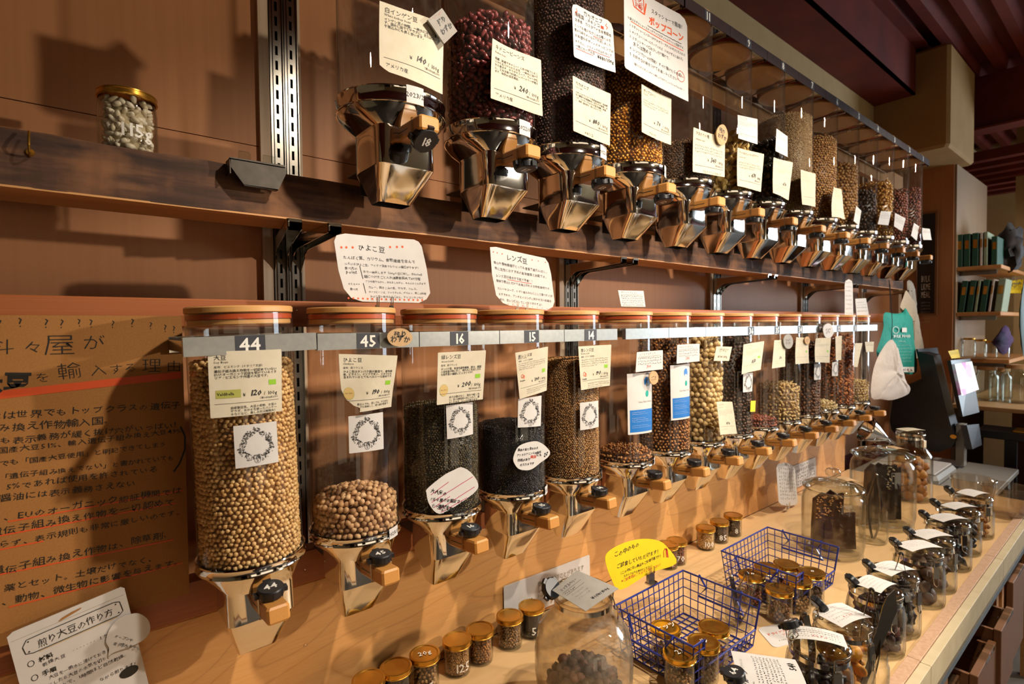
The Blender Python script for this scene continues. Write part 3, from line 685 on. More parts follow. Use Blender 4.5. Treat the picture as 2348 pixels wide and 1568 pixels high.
def pieces(name, label, cat, pos, size, kind, gm, sub=1, single=0, sgroup=None, slabel=None, sname=None, core=None, seed=1, sizes=.12, coretint=.02):
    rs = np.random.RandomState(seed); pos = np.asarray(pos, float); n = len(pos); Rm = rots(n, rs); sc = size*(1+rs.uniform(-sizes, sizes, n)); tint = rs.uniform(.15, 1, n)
    order = np.argsort(np.linalg.norm(pos-np.array([0, 0, CZ]), axis=1)); ns = min(single, n); one = order[:ns]; rest = order[ns:]
    v, f = shape(kind, sub)
    if ns:
        v2, f2 = shape(kind, 2 if size > .012 else max(sub, 1)); me = bpy.data.meshes.new(sname); me.from_pydata(v2.tolist(), [], f2.tolist()); me.materials.append(gm[1])
        me.polygons.foreach_set('use_smooth', [True]*len(me.polygons)); me.update()
        for k in one:
            o = bpy.data.objects.new(sname, me); COL.objects.link(o)
            R3 = Matrix(Rm[k].tolist()).to_4x4(); o.matrix_world = Matrix.Translation(pos[k].tolist()) @ R3 @ Matrix.Scale(float(sc[k]), 4)
            tag(o, slabel, cat, sgroup)
    if len(rest) or core is not None:
        V = (np.einsum('nij,vj->nvi', Rm[rest], v)*sc[rest][:, None, None]+pos[rest][:, None, :]).reshape(-1, 3); Fc = (f[None]+(np.arange(len(rest))*len(v))[:, None, None]).reshape(-1, 3)
        T = np.repeat(tint[rest], len(v)); polys = Fc.tolist(); V = V.tolist()
        if core is not None:
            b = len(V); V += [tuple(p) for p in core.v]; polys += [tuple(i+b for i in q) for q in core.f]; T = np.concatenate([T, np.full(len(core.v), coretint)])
        me = bpy.data.meshes.new(name); me.from_pydata(V, [], polys); me.materials.append(gm[0]); me.polygons.foreach_set('use_smooth', [True]*len(me.polygons))
        at = me.attributes.new('tint', 'FLOAT', 'POINT'); at.data.foreach_set('value', T.astype(np.float32)); me.update()
        o = link(name, me); tag(o, label, cat, None, 'stuff'); return o
def column(cx, cy, R, z0, z1, size, seed=0, mound=.0, fz=.86, fx=1.0, half=True, top=True, tilt=(0,0), depth=1):
    """positions of the outer layer (side and top) of a column of pieces, and its solid core"""
    rs = np.random.RandomState(seed+5); P = []; r = R-size*.5; 
    def ztop(x, y): return z1+mound*(1-((x*x+y*y)/R**2))+tilt[0]*x+tilt[1]*y
    dz = size*fz; dx = size*fx; n = max(6, int(2*math.pi*r/dx)); cd = math.atan2(-cy, -cx); z = z0+size*.45; k = 0
    while z < z1+abs(mound)+.02:
        for i in range(n):
            a = 2*math.pi*(i+.5*(k % 2))/n+rs.uniform(-.2, .2)*dx/r
            if half and math.cos(a-cd) < -.35: continue
            rr = r-rs.uniform(0, .22)*size; x, y = rr*math.cos(a), rr*math.sin(a)
            if z > ztop(x, y): continue
            P.append((cx+x, cy+y, z+rs.uniform(-.22, .22)*size))
        z += dz; k += 1
    if top:
        g = size*.95; m = int(r/g)+1
        for i in range(-m, m+1):
            for j in range(-m, m+1):
                x = (i+.5*(j % 2))*g+rs.uniform(-.2, .2)*g; y = j*g*.9+rs.uniform(-.2, .2)*g
                if x*x+y*y < (r-size*.35)**2: P.append((cx+x, cy+y, ztop(x, y)+rs.uniform(-.35, .35)*size))
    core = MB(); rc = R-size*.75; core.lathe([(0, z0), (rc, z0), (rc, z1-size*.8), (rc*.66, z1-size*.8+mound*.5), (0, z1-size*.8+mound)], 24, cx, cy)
    return P, core
G_SOY = gmat('soy_bean', ['8a5c2e','d6a868','e2b87c','e8c48a'], rough=.42)
G_CHICK = gmat('chickpea', ['7a5030','c89a6c','d8ac7e','e0ba8e'], rough=.55, bump=.3, sc=260)
G_GREEN = gmat('green_lentil', ['1c170e','3e3422','564a30','6e5e3e'], rough=.35)
G_BLACK = gmat('black_lentil', ['050506','121216','1c1c22','2a2a30'], rough=.25, spec=.7)
G_BROWN = gmat('brown_lentil', ['5a3a1c','a87844','c09058','d0a268'], rough=.42)
G_GRAN = gmat('granola', ['4a2812','96602e','b8783e','cc9454'], rough=.6, bump=.4, sc=300)
G_BALL = gmat('choco_ball', ['8a6a3c','c8a668','d4b47a','dcc08c'], rough=.5)
G_PECAN = gmat('dark_nut', ['1e120c','462c1e','5c3c2a','70503c'], rough=.5, bump=.3, sc=200)
G_RED = gmat('reddish_nut', ['34140a','7a3620','94482c','a85c3a'], rough=.45)
G_CASH = gmat('cashew', ['7a5a34','c8a468','d8b87c','e2c690'], rough=.5)
G_HAZ = gmat('hazelnut', ['241008','5a3018','744424','8a5830'], rough=.42)
G_ALM = gmat('almond', ['5a2c10','a85a24','c07030','d08442'], rough=.55, bump=.3, sc=260)
G_FLAKE = gmat('pale_flake', ['a8874e','d8bc84','e4cc98','ecd8ac'], rough=.6)
G_KID = gmat('kidney_bean', ['301416','6a2a2c','823a3a','964a4a'], rough=.22, spec=.7)
G_CACAO = gmat('cacao_nib', ['1e1210','4c302a','64423a','805c50'], rough=.45, bump=.3, sc=300)
G_CORN = gmat('popcorn_kernel', ['6e3c06','c47e18','d69224','e6b45c'], rough=.22, spec=.7)
G_SUN = gmat('sunflower_seed', ['2e1c12','6e4e36','87644a','9c7c60'], rough=.55)
G_WDISC = gmat('white_choco_disc', ['8a6a2e','c8a452','d6b466','dec27c'], rough=.35)
G_DDISC = gmat('dark_choco_disc', ['0a0606','1e1412','2a1c1a','362624'], rough=.3)
G_OAT = gmat('oat_grain', ['6e5430','b4946a','c4a67c','d2b890'], rough=.6)
G_TANG = gmat('tan_granola', ['6a4418','a8783c','ba8a4c','caa062'], rough=.6)
G_GOLD = gmat('golden_nut', ['8a5a14','d49c38','e2b04c','ecc46c'], rough=.4)
G_WBEAN = gmat('white_bean', ['c8b898','ded0b8','e6dac4','ece2d0'], rough=.3)
def fill_low(i, z1, size, kind, gm, label, name, cat, sub=1, single=0, sl=None, sg=None, sn=None, mound=0.0, seed=None, tilt=(0,0), fz=.86):
    P, core = column(LX(i), 1.0, LR-.0015, Lz1-.004, z1, size, seed or i, mound, fz=fz, tilt=tilt)
    if i == 0:
        P = [(x+(z-1.6)*TL, y, z) for x, y, z in P]; core.v = [(x+(z-1.6)*TL, y, z) for x, y, z in core.v]
    pieces(name, label, cat, P, size, kind, gm, sub, single, sg, sl, sn, core, seed or i)
def fill_up(i, z1, size, kind, gm, label, name, cat, sub=1, single=0, sl=None, sg=None, sn=None, mound=0.0, fz=.86):
    P, core = column(UX(i), 1.0, UR-.0015, Uz1-.008, z1, size, 40+i, mound, fz=fz)
    pieces(name, label, cat, P, size, kind, gm, sub, single, sg, sl, sn, core, 40+i)
fill_low(0, 1.569, .0086, 'round', G_SOY, 'pale soy beans filling dispenser 44', 'soy_beans', 'beans', 1, 300, 'pale round soy bean in dispenser 44', 'soy beans in dispenser 44', 'soy_bean', .004)
fill_low(1, 1.296, .0112, 'chick', G_CHICK, 'chickpeas in the low heap of dispenser 45', 'chickpeas', 'beans', 2, 300, 'beige chickpea in dispenser 45', 'chickpeas in dispenser 45', 'chickpea', .018)
fill_low(2, 1.455, .0056, 'lens', G_GREEN, 'small dark green lentils in dispenser 16', 'green_lentils', 'lentils', 1, mound=.006, fz=.75)
fill_low(3, 1.390, .0048, 'round', G_BLACK, 'tiny shiny black lentils in dispenser 15', 'black_lentils', 'lentils', 1, mound=.006)
fill_low(4, 1.538, .0052, 'lens', G_BROWN, 'light brown lentils filling dispenser 14', 'brown_lentils', 'lentils', 1, mound=.004, fz=.8)
fill_low(5, 1.262, .011, 'chunk', G_GRAN, 'thin layer of brown granola under the blue and white label', 'granola', 'granola', 1, mound=.008)
fill_low(6, 1.585, .011, 'chunk', G_GRAN, 'brown granola clusters filling the second labelled dispenser', 'granola', 'granola', 1)
fill_low(7, 1.572, .019, 'round', G_BALL, 'pale chocolate balls at the back of their dispenser', 'chocolate_balls', 'sweets', 2, 220, 'pale round chocolate ball in the lower row', 'chocolate balls in the lower row', 'chocolate_ball', .004)
fill_low(8, 1.585, .013, 'chunk', G_PECAN, 'dark brown nuts filling dispenser 36', 'dark_nuts', 'nuts', 1)
fill_low(9, 1.262, .011, 'chunk', G_RED, 'few reddish pieces at the bottom of dispenser 35', 'dried_berries', 'dried fruit', 1, mound=.006)
fill_low(10, 1.378, .016, 'cashew', G_CASH, 'pale cashews half filling their dispenser', 'cashews', 'nuts', 2, mound=.006)
fill_low(11, 1.545, .014, 'round', G_HAZ, 'brown hazelnuts filling their dispenser', 'hazelnuts', 'nuts', 1)
fill_low(12, 1.262, .012, 'disc', G_FLAKE, 'pale sliced flakes in a low heap', 'flakes', 'nuts', 1, mound=.014)
fill_low(13, 1.565, .018, 'almond', G_ALM, 'orange-brown almonds filling their dispenser', 'almonds', 'nuts', 2, fz=.5)
fill_low(14, 1.335, .014, 'cashew', G_CASH, 'mixed pale nuts in the last lower dispenser', 'mixed_nuts', 'nuts', 2, mound=.004)
fill_up(1, 2.300, .0195, 'kidney', G_KID, 'dark red kidney beans filling dispenser 17', 'kidney_beans', 'beans', 1, 300, 'glossy dark red kidney bean in dispenser 17', 'kidney beans in dispenser 17', 'kidney_bean', .010, fz=.46)
fill_up(2, 2.46, .0085, 'chunk', G_CACAO, 'dark cacao nibs filling dispenser 13', 'cacao_nibs', 'cacao', 1)
fill_up(3, 2.35, .0105, 'corn', G_CORN, 'glossy yellow popcorn kernels filling dispenser 12', 'popcorn_kernels', 'corn', 1, 300, 'glossy yellow popcorn kernel in dispenser 12', 'popcorn kernels in dispenser 12', 'popcorn_kernel', fz=.72)
fill_up(4, 2.188, .0095, 'seed', G_SUN, 'brown sunflower seeds half filling dispenser 11', 'sunflower_seeds', 'seeds', 1, mound=.004, fz=.55)
fill_up(5, 2.262, .026, 'disc', G_WDISC, 'pale white chocolate discs in dispenser 9', 'chocolate_discs', 'chocolate', 2, mound=.006, fz=.6)
fill_up(6, 2.300, .024, 'disc', G_DDISC, 'dark chocolate discs in dispenser 8', 'chocolate_discs', 'chocolate', 2, fz=.6)
fill_up(7, 2.455, .0075, 'seed', G_OAT, 'pale oat grains filling dispenser 7', 'oat_grains', 'grain', 1, fz=.6)
fill_up(8, 2.420, .011, 'chunk', G_TANG, 'tan granola filling dispenser 6', 'granola', 'granola', 1)
fill_up(9, 2.348, .015, 'oval', G_TANG, 'small tan nuts in the upper dispenser after number 6', 'tan_nuts', 'nuts', 1)
fill_up(10, 2.270, .019, 'chunk', G_PECAN, 'purple-brown pecans in the upper row', 'pecans', 'nuts', 1)
fill_up(11, 2.350, .019, 'cashew', G_GOLD, 'golden nuts in the upper row', 'golden_nuts', 'nuts', 1)
fill_up(12, 2.333, .016, 'oval', G_RED, 'red skinned peanuts in the upper row', 'peanuts', 'nuts', 1)
fill_up(13, 2.395, .019, 'almond', G_RED, 'mixed red and orange nuts in the last upper dispenser', 'mixed_nuts', 'nuts', 1, fz=.6)
# ------------------------------------------------------------------ cards, labels and signs
def scrib(s, x, y, w, sz, ink='ink', dens=1.0):
    # writing too small to read in the photograph: rows of tiny strokes
    u = x
    while u < x+w:
        for k in range(2 if dens < 1 else 3):
            a = RNG.uniform(0, 3.14); l = sz*RNG.uniform(.25, .5); cx = u+RNG.uniform(0, sz*.5); cy = y-sz*.4+RNG.uniform(-.25, .25)*sz
            s.line(cx-l*math.cos(a)/2, cy-l*math.sin(a)/2, cx+l*math.cos(a)/2, cy+l*math.sin(a)/2, sz*.11, ink)
        u += sz*1.05
    return s
def product(asp, title, en, body, price, origin=None, foot=None, logo=None, green=True, hand=True, k=1.0, body_y=.29, foot_y=.78, pw=None, pink='ink'):
    s = Sheet(); s.t(title, .07, .10*asp/.93+.02, .082*k, ink='ink'); s.t(en, .07, .175, .046*k)
    if origin: s.t(origin, .07, .245, .042*k)
    for i, l in enumerate(body):
        if l[0] == '~': scrib(s, .07, body_y+.02+i*.047, .84*float(l[1:] or 1), .045)
        else: s.t(l, .07, body_y+.02+i*.047, .047*k, w=.85 if i < len(body)-1 else None, off=.008)
    if green: s.rect(.80, .44*asp/.93, .91, .515*asp/.93, 'inkgreen')
    py = .655*asp/.93
    if logo == 'valdi': s.rect(.08, .57, .405, .69, 'inkolive'); s.t('Valdibella', .095, .65, .062, w=.22, off=.02)
    elif logo == 'ring': s.disc(.14, .66, .085, .10, 'inkgold', 20); s.ringo(.14, .66, .085, .10, .008, 'inkolive'); s.t('DO DO', .08, .67, .035, w=.12)
    elif logo == 'bio': s.ringo(.15, .60, .04, .045, .012, 'inkora', 8); s.ringo(.19, .62, .03, .035, .012, 'inkora', 8); s.t('biogaia', .07, .72, .05, off=.02)
    s.t('¥', .43, py, .07); s.t(price, .52, py-.005, .115, hand=.8 if hand else 0, off=.025, skew=.25, ink=pink, w=pw); s.t('/ 100g', .93, py+.005, .078, al='r')
    s.t('ご購入は20g以上から', .94, py+.055, .034, w=.28, al='r', off=.008)
    ly = py+.09; s.line(.06, ly, .95, ly, .005)
    if foot:
        for i, l in enumerate(foot):
            if l[0] == '~': scrib(s, .26, ly+.085+i*.045, .68*float(l[1:] or 1), .043)
            else: s.t(l, .26, ly+.085+i*.047, .044, w=.66 if i < len(foot)-1 else None, off=.006)
    return s
def put(name, label, cat, px, D, sheet=None, mat='paper', bend=.004, wave=0, curl=0, outline=None, group=None, asp=None, th=.0006):
    P, a, w = quad(px, D, bend, asp, wave, curl)
    if outline is not None: outline = [(u, v*a) for u, v in outline]
    return card(name, label, cat, P, a, sheet(a) if callable(sheet) else sheet, mat, outline, group, th)
GRP = 'cream price cards on the dispensers'
DL = 1.0-LR-.0065
put('price_card', 'cream price card for soy beans on the nearest lower dispenser', 'card', [(477.2,806.8),(646.6,800.5),(649,943),(484,960)], DL, lambda a: product(a, '大豆', 'Soy Bean', ['遺伝子組み換え作物を一切認めていない','EUのオーガニック認証を受けているイタ','リア・ピエモンテ州産の大豆です。'], '120', '産地：ピエモンテ（イタリア北部）', ['自家製豆乳、大豆の煮物、お豆の','サラダ、おからを使ったパンケー','キなどなど。楽しみ方は無限大！'], 'valdi'), wave=.003, group=GRP)
put('price_card', 'creased cream price card 190 yen on dispenser 45 with curled lower corner', 'card', [(777.7,811.6),(910,815),(901,933.5),(787,949)], DL-.001, lambda a: product(a, 'ひよこ豆', 'Chickpea', ['ひよこ豆はタンパク質が豊富で、食物繊','維、ビタミン、イソフラボン、ミネラルも','含まれているとてもヘルシーな食材です。'], '190', '産地：南フランス', ['煮込んでも、蒸しても、サラダに','しても美味しく、使い道が豊富で','す。'], 'ring'), bend=.002, wave=.010, group=GRP,
    outline=[(1,0),(0,0),(.02,.6),(.08,.76),(.2,.88),(.31,.93),(.30,1),(1,1)])
put('price_card', 'cream price card for green lentils, priced 200 yen', 'card', [(1002.9,808.3),(1113.2,802.8),(1105.7,915.2),(1000.4,928.5)], DL-.002, lambda a: product(a, '緑レンズ豆', 'Green Lentil', ['タンパク質、不溶性食物繊維、鉄分、葉酸','の含有量が特に多く、現代人に不足しがち','な栄養素の補給にピッタリです！'], '200', '産地：南フランス', ['戻す必要はなく、流水で軽く洗','い、豆の3倍程度の水に入れて、蓋','をしたまま、20〜25分茹でます。'], 'ring'), bend=-.002, group=GRP)
put('price_card', 'tilted cream price card 190 yen on black lentil dispenser 15', 'card', [(1182.6,808.7),(1258,794.4),(1255,895.4),(1192.8,914.8)], DL-.001, lambda a: product(a, '黒レンズ豆', 'Black Lentil', ['~','~','~','~.6'], '190', '産地：シチリア島西部', ['~','~','~.7'], 'bio'), bend=.002, group=GRP)
put('price_card', 'cream price card 190 yen on brown lentil dispenser 14', 'card', [(1323.9,794.3),(1399.7,790),(1396.3,883.7),(1330.4,894.5)], DL-.003, lambda a: product(a, '茶レンズ豆', 'Brown Lentil', ['~','~','~','~.6'], '190', '産地：シチリア島西部', ['~','~','~.7'], 'bio'), bend=-.003, group=GRP)
def wre(a):
    s = Sheet(); s.wreath(.5, a*.5, .27, .40); return s
WG = 'white wreath stickers on the lower dispensers'
for px, l in (([(535.6,977.6),(635,965.7),(640,1059.5),(541.3,1075.6)], 'soy bean dispenser 44'), ([(800.3,955),(879.7,945),(881.4,1029.6),(802.3,1040.4)], 'chickpea dispenser 45'), ([(1024.5,930),(1085.8,921.9),(1086.6,995.7),(1027,1007.6)], 'green lentil dispenser 16'),
              ([(1190.2,914.3),(1243.8,907),(1242,977),(1189,980.6)], 'black lentil dispenser 15'), ([(1331.7,923.6),(1373.7,918.4),(1374.6,979),(1332.5,986.9)], 'brown lentil dispenser 14'), ([(1706,856),(1728.3,854.4),(1726.6,897),(1705.6,899.8)], 'dispenser 36'),
              ([(1869,835),(1884.3,834.3),(1883.7,870),(1868.4,871)], 'the hazelnut dispenser'), ([(1910,830.8),(1923.4,827.3),(1922.7,862),(1909.4,862)], 'the pale flake dispenser')):
    put('wreath_sticker', 'square white sticker with a black botanical wreath on '+l, 'sticker', px, DL+.0022, wre, 'white', .003, group=WG, th=.0003)
def blob(name, label, cat, pxs, D, sheetf, mat, group=None, th=.0008, axis=None):
    """free outline given in pixels on the plane y = D; lettering frame is the bounding box, u along x, v down"""
    p3 = [onY(a, b, D) for a, b in pxs]; x0 = min(p.x for p in p3); x1 = max(p.x for p in p3); z0 = min(p.z for p in p3); z1 = max(p.z for p in p3); w = x1-x0; asp = (z1-z0)/w
    out = [((p.x-x0)/w, (z1-p.z)/w) for p in p3]
    # smooth closed outline
    sm = []; n = len(out)
    for i in range(n):
        a, b, c, d = out[i-1], out[i], out[(i+1) % n], out[(i+2) % n]
        for t in (0, .25, .5, .75):
            sm.append(tuple(.5*((2*b[k])+(-a[k]+c[k])*t+(2*a[k]-5*b[k]+4*c[k]-d[k])*t*t+(-a[k]+3*b[k]-3*c[k]+d[k])*t**3) for k in (0, 1)))
    area = sum(sm[i-1][0]*sm[i][1]-sm[i][0]*sm[i-1][1] for i in range(len(sm)))
    if area < 0: sm = sm[::-1]
    P = lambda u, v: Vector((x0+u*w, D, z1-v*w))
    def toc(px, py): q = onY(px, py, D); return ((q.x-x0)/w, (z1-q.z)/w)
    s = Sheet(); sheetf(s, toc, w, asp); return card(name, label, cat, P, asp, s, mat, sm, group, th)
def htext(s, toc, txt, a, b, sz=None, ink='ink', off=-.004, hand=1.0, ratio=.9):
    """hand lettering along the baseline from pixel a to pixel b"""
    p, q = toc(*a), toc(*b); dx, dy = q[0]-p[0], q[1]-p[1]; L = math.hypot(dx, dy); n = sum(adv(c) for c in txt); z = sz or L/n*ratio
    s.t(txt, p[0], p[1], z, w=L, ink=ink, hand=hand, off=off, ang=-math.degrees(math.atan2(dy, dx)))
def stroke(s, toc, a, b, th, ink): p, q = toc(*a), toc(*b); s.line(p[0], p[1], q[0], q[1], th, ink)
def f16(s, toc, w, asp):
    k = 7.115
    def q(x, y): return (960+x/k, 1000+y/k)
    for t, a, b in (('大人気の', (190,915), (450,740)), ('「斗々屋のお稲荷さん」にも', (160,1050), (885,640)), ('使ってます！', (215,1150), (505,990)), ('浸水不要のお手軽さで', (300,1180), (905,790)), ('アンチエイジングに', (350,1235), (820,965))):
        htext(s, toc, t, q(*a), q(*b), off=.02, ratio=.95)
    for a, b in (((200,955),(490,745)), ((210,1080),(880,660)), ((250,1160),(510,980)), ((330,1195),(910,825)), ((370,1240),(790,1000))): stroke(s, toc, q(*a), q(*b), .010, 'inkpink')
blob('speech_card', 'oval white handwritten card with magenta underlines on dispenser 16', 'card', [(1079.5,1083),(1058.4,1071.4),(1038.7,1078.7),(1016,1091),(981,1119.5),(978,1130.7),(985,1157),(1007.8,1178),(1047,1158.8),(1090.7,1126.5),(1095.6,1106.8)][::-1], DL-.001, f16, 'white')
def f15(s, toc, w, asp):
    k = 7.115
    def q(x, y): return (960+x/k, 1000+y/k)
    for t, a, b in (('黒色の豆に含まれる', (1615,245), (1950,150)), ('アントシアニンに抗酸化', (1600,330), (2000,220)), ('作用があり', (1610,415), (1820,345)), ('にも', (1920,325), (2010,295)), ('オススメです', (1650,490), (1880,420))):
        htext(s, toc, t, q(*a), q(*b), off=.02)
    htext(s, toc, '美容', q(1820,360), q(1920,330), off=.02, ink='inkred')
    for x, y in ((2060,285),(2098,265),(2085,300),(2055,325)): p = toc(*q(x, y)); s.disc(p[0], p[1], .02)
blob('speech_card', 'oval white card with red word beauty on black lentil dispenser 15', 'card', [(1221.4,1012),(1241,1015.5),(1260,1033),(1258,1046.4),(1239.7,1060.4),(1217.2,1076.6),(1192,1076),(1179.3,1061.8),(1177.8,1046.4),(1190.5,1022.5)], DL-.001, f15, 'white')
# blue and white maker's labels and the small cards above them
def blue(a):
    s = Sheet(); s.rect(.07, a*.60, 1.0, a*.965, 'inkblue', 8, 10)
    s.disc(.72, a*.155, .115, .13, 'inkblue', 16); s.disc(.72, a*.215, .07, .06, 'white', 12); s.disc(.74, a*.35, .075, .085, 'fabric_teal', 12); s.t('Classic Maple Granola', .36, a*.49, .075, w=.60, ink='inkgrey')
    for j in range(9):
        if j in (2, 6): continue
        scrib(s, .14, a*(.65+.031*j), .5+.15*(j % 3), .035, 'inkwhite', .5)
    return s
put('maker_label', 'tall blue and white label on the nearly empty granola dispenser', 'label', [(1441.8,857.6),(1498.6,852),(1498.6,990.8),(1444,998)], DL+.002, blue, 'white', .006, th=.0003)
put('maker_label', 'tall blue and white label on the full granola dispenser', 'label', [(1540.7,838),(1585,833.4),(1585.3,958.2),(1542.8,964.8)], DL+.002, blue, 'white', .006, th=.0003)
def small(rows=4, red=True):
    def f(a):
        s = Sheet(); scrib(s, .12, .20*a, .6, .075, 'inkgrey'); s.line(.08, .27*a, .92, .25*a, .008, 'inkgrey')
        for i in range(rows): scrib(s, .08, (.40+.14*i)*a, .82, .06)
        if red: s.t('390', .40, .86*a, .11, ink='inkred', hand=.6)
        return s
    return f
put('small_card', 'small white card above the blue label of the nearly empty granola dispenser', 'card', [(1459,807.3),(1518.6,802.6),(1518.6,846.4),(1456,853.3)], DL-.006, small(3), 'white', -.002)
put('small_card', 'small white card above the blue label of the full granola dispenser', 'card', [(1551.5,790.4),(1602.7,787.8),(1602.7,828),(1550.2,833.8)], DL-.006, small(3), 'white', -.002)
def mac(a):
    s = Sheet(); s.t('マカダミア', .2, .35*a, .15, w=.62, hand=1); s.t('¥740/100g', .2, .78*a, .12, w=.62, hand=1); return s
put('small_card', 'small cream handwritten card on the chocolate ball dispenser', 'card', [(1642.8,794),(1678.6,795),(1671.6,827.3),(1636.7,827.3)], DL-.012, mac, 'paper', 0)
def generic(price='', rows=4, green=False, gold=False):
    def f(a):
        s = Sheet(); scrib(s, .09, .12*a, .4, .08, 'inkgrey'); scrib(s, .09, .19*a, .35, .045, 'inkgrey')
        for i in range(rows): scrib(s, .09, (.28+.045*i)*a, .8 if i < rows-1 else .5, .05, 'inkgrey', .5)
        if green: s.rect(.78, .50*a, .90, .57*a, 'inkgreen')
        if gold: s.ringo(.2, .66*a, .09, .07, .012, 'inkgold')
        if price: s.t(price, .50, .70*a, .13, hand=.8, off=.02, skew=.2)
        s.line(.08, .76*a, .92, .75*a, .007, 'inkgrey'); scrib(s, .12, .86*a, .4, .05, 'inkgrey', .5)
        return s
    return f
for px, dd, nm, g, b, w in (([(1640.5,920.7),(1676.5,920.7),(1687.3,994),(1649,996.7)], -.03, 'long cream card clipped low on the chocolate ball dispenser', generic('870', 4), -.004, .0),
    ([(1703,789.8),(1750.5,782),(1742.3,847.4),(1698.7,857.9)], -.008, 'tilted cream price card on the dark nut dispenser', generic('850', 4, True), -.003, 0), ([(1775.5,780),(1800.8,779.3),(1800.5,840.4),(1770,844.8)], -.008, 'cream price card partly behind a pointed grey tag', generic('370', 3), 0, 0),
    ([(1823.5,773.2),(1849.7,774),(1854,832.5),(1821.8,834.8)], -.006, 'cream price card on the cashew dispenser', generic('', 3, True, True), -.004, .004), ([(1867,775.8),(1900,774),(1900.7,831.7),(1866,830)], -.012, 'cream price card with curled corner on the hazelnut dispenser', generic('', 3, True), -.006, .006),
    ([(1913.4,771.4),(1928.3,769.7),(1926.5,825.6),(1914.3,825.6)], -.004, 'narrow curled card on the pale flake dispenser', generic('', 3), -.004, 0), ([(1958,787),(1975.4,786.3),(1964,841.3),(1955.3,841.3)], -.01, 'curled white card on the almond dispenser', generic('', 3), -.004, 0),
    ([(1982,783.7),(2003,783.3),(2001.6,806.4),(1985,807)], -.006, 'little white card on the last lower dispenser', small(1, False), -.002, 0)):
    put('price_card', nm, 'card', px, DL+dd, g, 'paper', b, w, group=GRP)
put('yellow_tag', 'tiny yellow tag on dispenser 36', 'tag', [(1721.7,919),(1732.7,918.6),(1731.5,943.5),(1720.5,944)], DL, small(2, False), 'yellow', 0)
put('small_sign', 'small white text card standing on a lid above the rail', 'card', [(1417,665.5),(1475.6,666.8),(1480,703.3),(1424.5,702.4)], .955, small(5, False), 'white', 0)
put('tall_card', 'round-ended tall white card on a stand above the almonds', 'card', [(1937,640),(1955,640),(1957,741),(1937,741)], .955, lambda a: [scrib(s, .15, a*(.1+.1*i), .7, .14, 'inkgrey') for s in [Sheet()] for i in range(8)][0], 'white', 0, outline=[(.9,.04),(.5,0),(.1,.04),(0,.12),(0,.88),(.1,.96),(.5,1),(.9,.96),(1,.88),(1,.12)])
put('small_sign', 'bright white sheet standing on the last lids of the lower row', 'card', [(1961,684.8),(1985.8,683.6),(1995.4,738.7),(1965.6,741)], .95, small(2, False), 'white', 0)
def tagblob(name, label, cx, cy, rx, ry, D, mat='tan', n=9, rot=0, txt=None):
    pts = [(cx+rx*math.cos(rot+6.2832*i/n)*(1+.06*math.sin(3*i)), cy+ry*math.sin(rot+6.2832*i/n)) for i in range(n)]
    def f(s, toc, w, asp):
        if txt:
            for i, l in enumerate(txt): s.t(l, .5, asp*(.45+.27*i), .26, hand=1, off=.015, al='c')
        else: scrib(s, .25, asp*.5, .5, .16); scrib(s, .25, asp*.7, .5, .16)
    return blob(name, label, 'tag', pts, D, f, mat, 'low stock tags', .003)
tagblob('low_stock_tag', 'tan wooden tag saying few left on the strip of dispenser 45', 917, 773.5, 29, 21, DL-.012, txt=['残り','わずか'])
tagblob('low_stock_tag', 'round tan tag by the first blue and white label', 1499.5, 866, 10.5, 15.5, DL-.012)
tagblob('low_stock_tag', 'grey brown pointed tag on the card of dispenser 35', 1807.8, 782.8, 11, 17, DL-.016, 'greycard')
tagblob('low_stock_tag', 'rounded white tag in front of the strip above the pale flakes', 1899.5, 758.3, 12, 17, DL-.014, 'white')
tagblob('low_stock_tag', 'tan tag on the cashew price card', 1851.5, 780.5, 6, 9, DL-.014)
# large handwritten signs standing on the lids
def sign_chick(a):
    s = Sheet(); k = 965.0
    def X(x): return (x-33)/k
    def V(x, y): return (y-18-(x-33)*.083)/640*a
    def h(t, x, y, x2, off=.0, ink='ink', r=.95):
        n = sum(adv(c) for c in t); L = X(x2)-X(x); s.t(t, X(x), V(x, y), L/n*r, w=L, hand=.9, off=off, ink=ink, ang=0)
    h('ひよこ豆', 270, 185, 550, .0)
    for x in (100,150,215,610,685,745): s.disc(X(x), V(x, 158), .012, ink='inkora')
    for i in range(17): s.disc(.10+.05*i, a*.955, .010, ink='inkora')
    h('たんぱく質、カリウム、食物繊維を含んで', 110, 262, 870); h('いろいろひよこ豆、アイデア次第でレシピの幅広がります！', 118, 320, 912)
    h('食べ方の', 115, 362, 245); h('point', 125, 400, 240); h('水で一晩戻します（100gの豆に対し、水500ml）', 300, 402, 950); h('鍋につけ汁ごと入れ沸騰後弱火で40分程', 305, 448, 905); h('アクを取りながら、水を足しながら、やわらかくなるまで', 315, 494, 960)
    s.line(X(270), V(270,335), X(292), V(292,460), .006); s.line(X(292), V(292,500), X(308), V(308,600), .006)
    h('オススメの', 135, 510, 260); h('食べ方', 150, 562, 235); h('カレー、炊きこみの煮、サラダ、フムス、', 340, 552, 875); h('ポークビーンズ、ファラフェル、グラタン、煮こみ料理', 340, 596, 950); h('ひよこ豆の炊き込みごはん、チリコンカンなど', 350, 640, 920)
    return s
RS = [(.88,0),(.12,.0),(.03,.04),(0,.13),(.02,.55),(.06,.82),(.13,.95),(.24,1),(.86,1),(.95,.94),(1,.84),(.99,.45),(.96,.10),(.93,.03)]
put('handwritten_sign', 'large white handwritten sign about chickpeas standing on lid 45', 'sign', [(761.8,533.4),(970.3,551.6),(985.6,695),(774.4,690)], .985, sign_chick, 'white', -.006, outline=RS)
